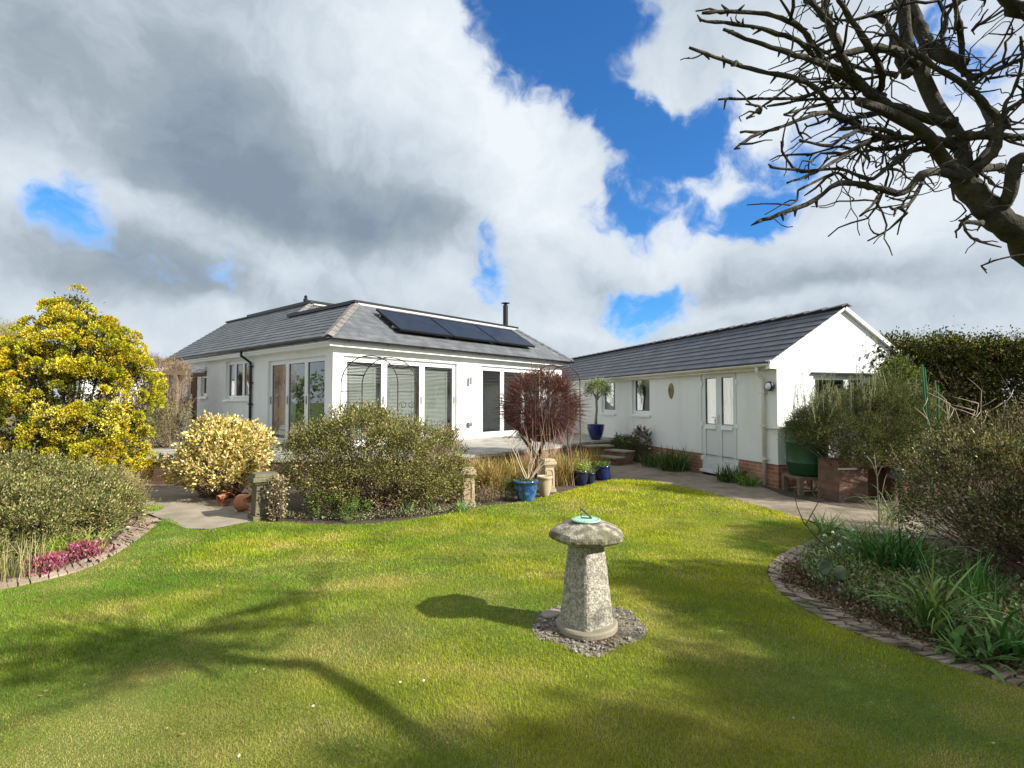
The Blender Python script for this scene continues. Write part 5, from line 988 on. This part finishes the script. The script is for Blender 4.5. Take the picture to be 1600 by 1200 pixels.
# pale bare shoots above it
t = empty('bare_shrub', (5.25, 6.0, 0), 'bare pale branched shrub poking above the bronze shrub', 'shrub'); mb = MB()
for i in range(22):
    a = Vector((random.uniform(-.45, 1.2), random.uniform(-.2, .3), .5)); p = Vector((a.x*.3, a.y*.3, 0)); d = Vector((random.gauss(0, .35), random.gauss(0, .2), 1)).normalized(); pts = [p, a]
    for s_ in range(6): d = (d+Vector((random.gauss(0, .17), random.gauss(0, .14), .10))).normalized(); pts.append(pts[-1]+d*random.uniform(.15, .23))
    mb.tube(pts, list(np.linspace(.009, .003, len(pts))), 5)
    for k_ in range(3, 8): e = pts[k_]+Vector((random.gauss(0, .14), random.gauss(0, .1), random.uniform(.03, .16))); mb.tube([pts[k_], pts[k_].lerp(e, .5)+Vector((.012, 0, 0)), e], [.007, .005, .003], 4)
mb.build('branches', mat('pale_twig', (.42, .33, .24), (.28, .21, .15), rough=.85, scale=12), t, smooth=True)
DG = [(.05, .13, .03), (.08, .19, .04), (.12, .26, .06)]; MG = [(.20, .30, .08), (.28, .38, .12), (.14, .22, .06)]
def clump2(px, py, n, r, L, w, pal, label, el=(.9, 1.5), dr=(.4, 1.6), g='strap leaved plants in the right flower bed'): return clumpplant('strappy_plant', label, 'plant', at(px, py), n, r, L, w, pal, el, dr, g)
clump2(1290, 845, 70, .09, .42, .018, [(.16, .27, .06), (.3, .4, .14)], 'yellowish upright spiky plant at the tip of the right bed')
clump2(1392, 900, 260, .22, .62, .014, DG, 'broad clump of dark green narrow upright leaves in mid bed')
clump2(1458, 990, 70, .07, .62, .020, MG+[(.1, .18, .05)], 'large arching pale green strap plant near the brick edging', (.95, 1.5), (.3, 1.9))
clump2(1585, 1030, 40, .10, .55, .02, DG, 'dark strap plant at the right photo edge', (.6, 1.4), (.5, 1.6))
clump2(1320, 900, 90, .14, .30, .010, MG, 'small grassy plant right of the green discs')
clump2(1335, 850, 110, .18, .42, .008, [(.32, .36, .14), (.42, .42, .22), (.2, .28, .08)], 'pale wispy grass behind the dark clump', (.8, 1.5), (.6, 2.2))
clump2(1390, 820, 60, .15, .75, .008, [(.3, .34, .16), (.2, .26, .1)], 'tall wispy grass at the back of the bed by the path', (.9, 1.5), (.6, 2.4))
clump2(1530, 960, 60, .12, .5, .012, DG, 'thin dark upright plant in front of the bronze shrub', (1.0, 1.5), (.1, .9))
clump2(1520, 1025, 70, .14, .26, .03, [(.10, .20, .05), (.16, .27, .08)], 'broad low leafed plant near the lower right edging', (.2, 1.1), (.2, 1.2))
# mixed low leafy cover with snowdrops
bed = g2([(1255, 868), (1300, 855), (1400, 850), (1500, 880), (1640, 950), (1640, 1045), (1520, 1010), (1420, 978), (1335, 943), (1275, 915), (1252, 895)])
bx = [p[0] for p in bed]; by = [p[1] for p in bed]; P = np.column_stack([rng.uniform(min(bx), max(bx), 46000), rng.uniform(min(by), max(by), 46000)]); P = P[inside(P, bed)]
keep = np.array([mnoise.noise(Vector((x*2.5, y*2.5, 0))) for x, y in P]) > -.35; P = P[keep]; n = len(P); hh = np.abs(rng.normal(.05, .05, n)); P = np.column_stack([P, hh])
o = leaves('ground_cover', P, unit(rdir(n)+np.array([0, 0, .6])), .040*rng.uniform(.6, 1.3, n), [(.14, .21, .07), (.24, .32, .13), (.09, .14, .04), (.34, .38, .24), (.2, .13, .07)], LEAF, None, .38); tag(o, 'low mixed leafy cover across the right flower bed', kind='stuff')
el = spline(g2([(1245, 885), (1250, 905), (1270, 922), (1335, 955), (1422, 990), (1522, 1022), (1650, 1060)]), 10); el = np.array([(p.x, p.y) for p in el]); n = 6500; P = el[rng.integers(0, len(el), n)]+rng.normal(0, .075, (n, 2)); P = np.column_stack([P, rng.uniform(.004, .03, n)])
tag(leaves('leaf_litter', P, unit(rdir(n)+np.array([0, 0, .1])), .024*rng.uniform(.5, 1.4, n), [(.12, .07, .04), (.22, .14, .08), (.10, .13, .04), (.30, .24, .16), (.06, .04, .03)], LEAFM, None, .6), 'brown leaf litter lying over the brick edging', kind='stuff')
sn = [(1300, 862), (1318, 868), (1332, 858), (1345, 872), (1310, 880), (1360, 862), (1288, 870), (1375, 870), (1420, 868), (1300, 890), (1326, 884), (1350, 850), (1438, 872), (1370, 856), (1392, 858)]
V0 = []; 
for i, (px, py) in enumerate(sn):
    p = at(px, py); t = tag(empty('snowdrop', p, 'tiny white snowdrop flower among the leaves of the right bed', 'flower', 'snowdrops in the right bed')) if False else empty('snowdrop', p, 'tiny white snowdrop flower among the leaves of the right bed', 'flower', 'snowdrops in the right bed')
    h = random.uniform(.15, .24); V, Fc = sticks([(0, 0, 0)], [(.01, 0, h)], .003, .002); npmesh('stem', V, Fc, mat('green_stem', (.12, .2, .06)), t); leaves('petals', np.tile([.01, 0, h], (5, 1)), np.array([(math.cos(a), math.sin(a), -1.2) for a in np.arange(5)*1.256]), .034, [(.8, .82, .78)], LEAFM, t, .5)
# glass discs
t = empty('disc_ornament', at(1300, 925), 'three pale green round discs on stems standing in the bed', 'ornament'); DM = mat('pale_green_disc', (.07, .10, .055), (.12, .16, .09), rough=.6, scale=20)
for i, (dx, z, r, yy) in enumerate(((-.055, .20, .062, 0), (-.02, .235, .05, .03), (.062, .165, .06, -.02))):
    o = MB().lathe([(r*.3, -.003), (r*.95, -.006), (r, 0), (r*.95, .006), (r*.82, .003), (r*.2, .004)], 28).build('disc', DM, t, smooth=True); o.location = (dx, yy, z); o.rotation_euler = (R(80), 0, R(10))
    MB().tube([(dx, yy+.008, -.01), (dx, yy+.008, z-r*.9)], .005, 5).build('stem', DM, t)
# dead stalks
t = empty('dead_stalk', at(1330, 900), 'leaning bare brown flower stalks at the front of the right bed', 'plant'); mb = MB(); o_ = Vector(at(1330, 900)); f_ = lambda px, py: atd(px, py, o_.y)-o_
mb.tube([f_(1345, 905), f_(1312, 868), f_(1278, 842), f_(1255, 815), f_(1245, 790), f_(1240, 768)], [.009, .008, .007, .006, .004, .002], 5); mb.tube([f_(1258, 822), f_(1270, 800), f_(1280, 782), f_(1276, 770)], [.006, .005, .004, .003], 5)
for dx, dy in ((-8, -12), (6, -10), (2, -16), (-12, -4), (9, -2)): mb.tube([f_(1278, 782), f_(1278+dx, 782+dy)], [.004, .006], 5)
mb.build('stems', TWIG, t)
t = empty('tall_stalk', at(1372, 850), 'tall pale forked stalk rising from the back of the right bed', 'plant'); mb = MB(); o_ = Vector(at(1372, 850)); 
mb.tube([f_(1374, 850), f_(1373, 800), f_(1371, 745)], [.010, .008, .006], 6); mb.tube([f_(1371, 745), f_(1362, 722), f_(1354, 712)], [.006, .004, .003], 5); mb.tube([f_(1371, 745), f_(1368, 725), f_(1366, 710)], [.006, .004, .003], 5); mb.tube([f_(1371, 745), f_(1376, 732), f_(1380, 728)], [.006, .004, .003], 5); mb.build('stems', mat('pale_bark', (1, 1, 1)), t)
# ------------------------------------------------------------------ the overhanging pruned tree, top right
BARK = mat('grey_bark', (.035, .03, .024), (.11, .10, .08), rough=.95, scale=14, bump=.9, bscale=60, c3=(.06, .06, .035), scale3=6, spec=.2)
TY = 2.9
tr = empty('pruned_tree', (3.2, -.2, 0), 'gnarled leafless pruned tree leaning in from the right against the sky', 'tree')
TO = Vector((3.2, -.2, 0))
TK = .66
def zp(x, y, d=TY): return atd(1060+x/2.79, y/2.79, d*TK)-TO
mb = MB()
tk = spline([Vector((0, 0, -.05)), Vector((-.12, .25, .6)), Vector((-.45, .9, 1.35)), Vector((-.85, 1.6, 1.86)), zp(1640, 1125), zp(1507, 1035), zp(1400, 965), zp(1320, 880), zp(1235, 785)], 5)
n_ = len(tk); mb.tube(tk, [(.066-.026*(i/(n_-1))+.003*math.sin(i*1.9)) for i in range(n_)], 14)
k1 = spline([zp(1250, 815), zp(1130, 660, 2.8), zp(1040, 560, 2.7), zp(900, 480, 2.6), zp(780, 430, 2.5)], 5); mb.tube(k1, list(np.linspace(.025, .012, len(k1))), 9)
k2 = spline([zp(1250, 810), zp(1230, 620, 3.0), zp(1130, 470, 3.0), zp(1060, 330, 3.0), zp(1000, 200, 3.0), zp(975, 0, 3.0), zp(960, -200, 3.0)], 5); mb.tube(k2, list(np.linspace(.029, .018, len(k2))), 9)
k3 = spline([zp(1060, 330, 3.0), zp(1080, 200, 3.1), zp(1010, 60, 3.1), zp(1000, -120, 3.1)], 5); mb.tube(k3, list(np.linspace(.024, .016, len(k3))), 8)
k4 = spline([zp(1380, 940), zp(1450, 850, 2.8), zp(1470, 700, 2.75), zp(1600, 690, 2.7)], 5); mb.tube(k4, list(np.linspace(.027, .018, len(k4))), 8)
TRK = mb.build('trunk', BARK, tr, smooth=True)
for v in TRK.data.vertices:
    q_ = v.co*6; v.co += Vector((mnoise.noise(q_), mnoise.noise(q_+Vector((5, 1, 2))), mnoise.noise(q_+Vector((1, 8, 3)))))*.010
BR = [([(105, 55), (260, 50), (420, 70), (530, 120), (590, 200), (650, 290), (720, 330), (830, 400)], 2.4, .017), ([(100, 90), (240, 105), (400, 135), (520, 180), (590, 240), (640, 290), (700, 350)], 2.5, .016),
 ([(195, 130), (330, 180), (480, 230), (600, 270), (700, 300), (770, 370), (900, 420)], 2.3, .018), ([(50, 205), (200, 265), (350, 310), (500, 340), (590, 380), (650, 440), (700, 510), (790, 540)], 2.3, .017),
 ([(175, 432), (350, 430), (540, 425), (640, 385), (720, 378), (840, 400)], 2.6, .013), ([(300, 515), (400, 440), (520, 350), (560, 320)], 2.45, .007), ([(270, 575), (390, 570), (520, 525), (640, 490), (720, 520), (830, 500), (960, 480)], 2.5, .014),
 ([(385, 465), (560, 435), (740, 430), (860, 440)], 2.7, .010), ([(460, 500), (560, 470), (700, 440)], 2.4, .009), ([(530, 610), (650, 635), (720, 600), (800, 570), (900, 600), (1000, 600)], 2.4, .013),
 ([(405, 728), (560, 745), (700, 735), (830, 780), (900, 740), (960, 690), (1040, 650), (1130, 660)], 2.6, .015), ([(472, 798), (600, 750), (700, 690), (800, 630), (860, 610), (960, 580)], 2.35, .012), ([(522, 832), (620, 780), (690, 755), (750, 790)], 2.5, .008),
 ([(362, 958), (560, 890), (700, 800), (850, 815), (980, 840), (1060, 760), (1150, 750), (1240, 780)], 2.5, .022), ([(790, 942), (840, 900), (870, 855), (900, 830)], 2.5, .009), ([(935, 912), (1000, 895), (1050, 820), (1070, 770)], 2.5, .013), ([(1225, 960), (1260, 965), (1320, 975)], 2.8, .015),
 ([(1320, 1160), (1400, 1130), (1520, 1105)], 2.9, .005), ([(690, 200), (720, 230), (850, 210), (960, 230), (1040, 280)], 2.7, .026), ([(560, 0), (640, 80), (690, 180), (740, 300), (830, 400), (900, 450), (1000, 490), (1200, 540)], 2.6, .028), ([(540, -80), (560, 0)], 2.6, .02),
 ([(680, -100), (700, 0), (780, 120), (860, 260), (890, 350), (870, 400)], 2.4, .020), ([(640, -90), (645, 30), (660, 120), (700, 200)], 2.8, .022), ([(1020, -80), (1040, 60), (1060, 120), (1120, 220), (1250, 280)], 3.1, .035), ([(1190, -60), (1215, 60), (1230, 150), (1245, 330)], 2.5, .017),
 ([(940, 150), (1000, 210), (1100, 280), (1250, 370), (1330, 450), (1390, 520), (1390, 640), (1340, 700), (1250, 780)], 2.5, .022), ([(1600, 610), (1507, 600), (1390, 590), (1270, 590), (1200, 600)], 2.9, .028), ([(1470, 60), (1400, 200), (1320, 300)], 2.8, .004), ([(1440, 30), (1360, 80), (1280, 130)], 2.7, .006),
 ([(1560, 400), (1507, 430), (1420, 500), (1380, 620), (1300, 710)], 3.0, .020), ([(1560, 220), (1490, 260), (1400, 300), (1310, 330), (1270, 330), (1180, 240)], 2.8, .018), ([(1400, -30), (1470, 30), (1560, 80)], 2.5, .045), ([(1490, 160), (1500, 260), (1460, 400), (1420, 470), (1440, 560)], 2.8, .012),
 ([(1260, 330), (1300, 420), (1350, 520), (1370, 600)], 3.1, .020), ([(850, 55), (920, 130), (960, 230), (1000, 330)], 2.9, .03), ([(1130, 0), (1170, 90), (1150, 180), (1190, 250)], 2.8, .014), ([(1560, 720), (1480, 740), (1380, 730), (1290, 740)], 3.1, .03), ([(610, 70), (740, 90), (860, 60), (960, 30)], 2.9, .010), ([(700, 560), (860, 560), (980, 600), (1100, 600), (1200, 640)], 2.75, .02),
 ([(780, 610), (860, 650), (960, 640), (1050, 600)], 2.9, .014), ([(600, 200), (700, 260), (800, 300), (960, 330)], 3.0, .014), ([(560, 680), (690, 640), (800, 660), (900, 640)], 2.9, .008), ([(1507, 330), (1440, 330), (1340, 345)], 3.1, .007)]
mb = MB(); allp = []
def knob(pts, r0, r1, n=7, jit=.35):
    m_ = len(pts); mb.tube([p+Vector((random.gauss(0, 1), random.gauss(0, 1), random.gauss(0, 1)))*r0*jit for p in pts], [max(.0015, (r0+(r1-r0)*i/(m_-1))*random.uniform(.82, 1.25)) for i in range(m_)], n)
for pts, dtip, r in BR:
    r *= .66; m_ = len(pts); q = [zp(x, y, dtip+(TY-.05-dtip)*(i/(m_-1))**1.2) for i, (x, y) in enumerate(pts)]; q = spline(q, 4); knob(q, max(.0035, r*.42), r*1.02, 7, .22); allp += [(p, r) for p in q]
    for _ in range(int(len(q)*.35)): p = random.choice(q); d = Vector((random.gauss(0, 1), random.gauss(0, 1), random.gauss(0, 1))).normalized(); mb.tube([p, p+d*random.uniform(.012, .035)], [r*.45+.001, .002], 5)
centre = zp(1120, 420, 2.95)
def twig(p, d, L_, r, k):
    pts = [p]; 
    for i in range(5): d = (d+Vector((random.gauss(0, .33), random.gauss(0, .33), random.gauss(0, .3)))).normalized(); pts.append(pts[-1]+d*L_/5)
    knob(pts, r, r*.45, 5, .3)
    if k:
        for _ in range(k): i = random.randint(1, 5); twig(pts[i], (d+Vector((random.gauss(0, .8), random.gauss(0, .8), random.gauss(0, .7)))).normalized(), L_*.5, r*.6, 0)
for i in range(320):
    p, r = random.choice(allp)
    if p.x > zp(1180, 800).x and p.z < zp(1180, 760).z: continue
    out_ = (p-centre).normalized()
    if p.x < zp(560, 400).x and random.random() < .8: continue
    twig(p, (out_*.6+Vector((random.gauss(0, .7), random.gauss(0, .7), random.gauss(0, .6)))).normalized(), random.uniform(.05, .24), random.uniform(.0022, .006), random.choice((0, 1, 2)))
# the rest of the crown, unseen above and right; branches added for dappled shade
for i in range(90):
    a = random.uniform(0, 2*math.pi); st_ = centre+Vector((random.gauss(.5, .5), random.gauss(.1, .5), random.uniform(.1, .7))); d = Vector((math.cos(a)*.9+.25, math.sin(a)*.8, random.uniform(.1, .9))).normalized(); pts = [centre.lerp(st_, .3), st_]
    for k_ in range(6): d = (d+Vector((random.gauss(0, .25), random.gauss(0, .25), random.gauss(0, .2)))).normalized(); pts.append(pts[-1]+d*.19)
    w_ = [TO+p for p in pts]
    if any(p.y > .3 and abs(p.x/p.y)*F < 815 and (p.z-CAMZ)/p.y*F < 640 for p in w_): continue
    knob(pts, .025, .007, 6, .2)
    for p in pts[2:]: twig(p, d, random.uniform(.2, .4), .007, 2)
mb.build('branches', BARK, tr, smooth=True)
# ------------------------------------------------------------------ unseen plants added out of frame to cast shade and mirror in the glass
shrub('shade_evergreen', 'unseen evergreen added right of the view to shade the bed and lawn', 'tree', [(6.5, 2.6, 1.8, 1.0, 1.1, 1.7), (6.7, .9, 1.85, 1.0, 1.0, 1.8), (6.5, -.5, 2.3, 1.1, 1.1, 2.25)], 1500, 16, .18, .12, [(.04, .07, .015), (.08, .12, .03)], aspect=.55, nst=60)  # added evergreen, shaped so its shade falls on the lower right lawn
shrub('boundary_hedge', 'long clipped hedge behind the photographer', 'hedge', [(-13+i*1.6, -6.5, 1.2, 1.2, .7, 1.5) for i in range(17)], 1100, 12, .25, .16, [(.05, .09, .02), (.1, .15, .03)], aspect=.55, nst=60)
shrub('side_hedge', 'long clipped hedge on the left boundary out of view', 'hedge', [(-15.5, 2+i*1.6, 1.2, .7, 1.2, 1.6) for i in range(11)], 800, 12, .25, .16, [(.07, .11, .02), (.12, .17, .03)], aspect=.55, nst=60)
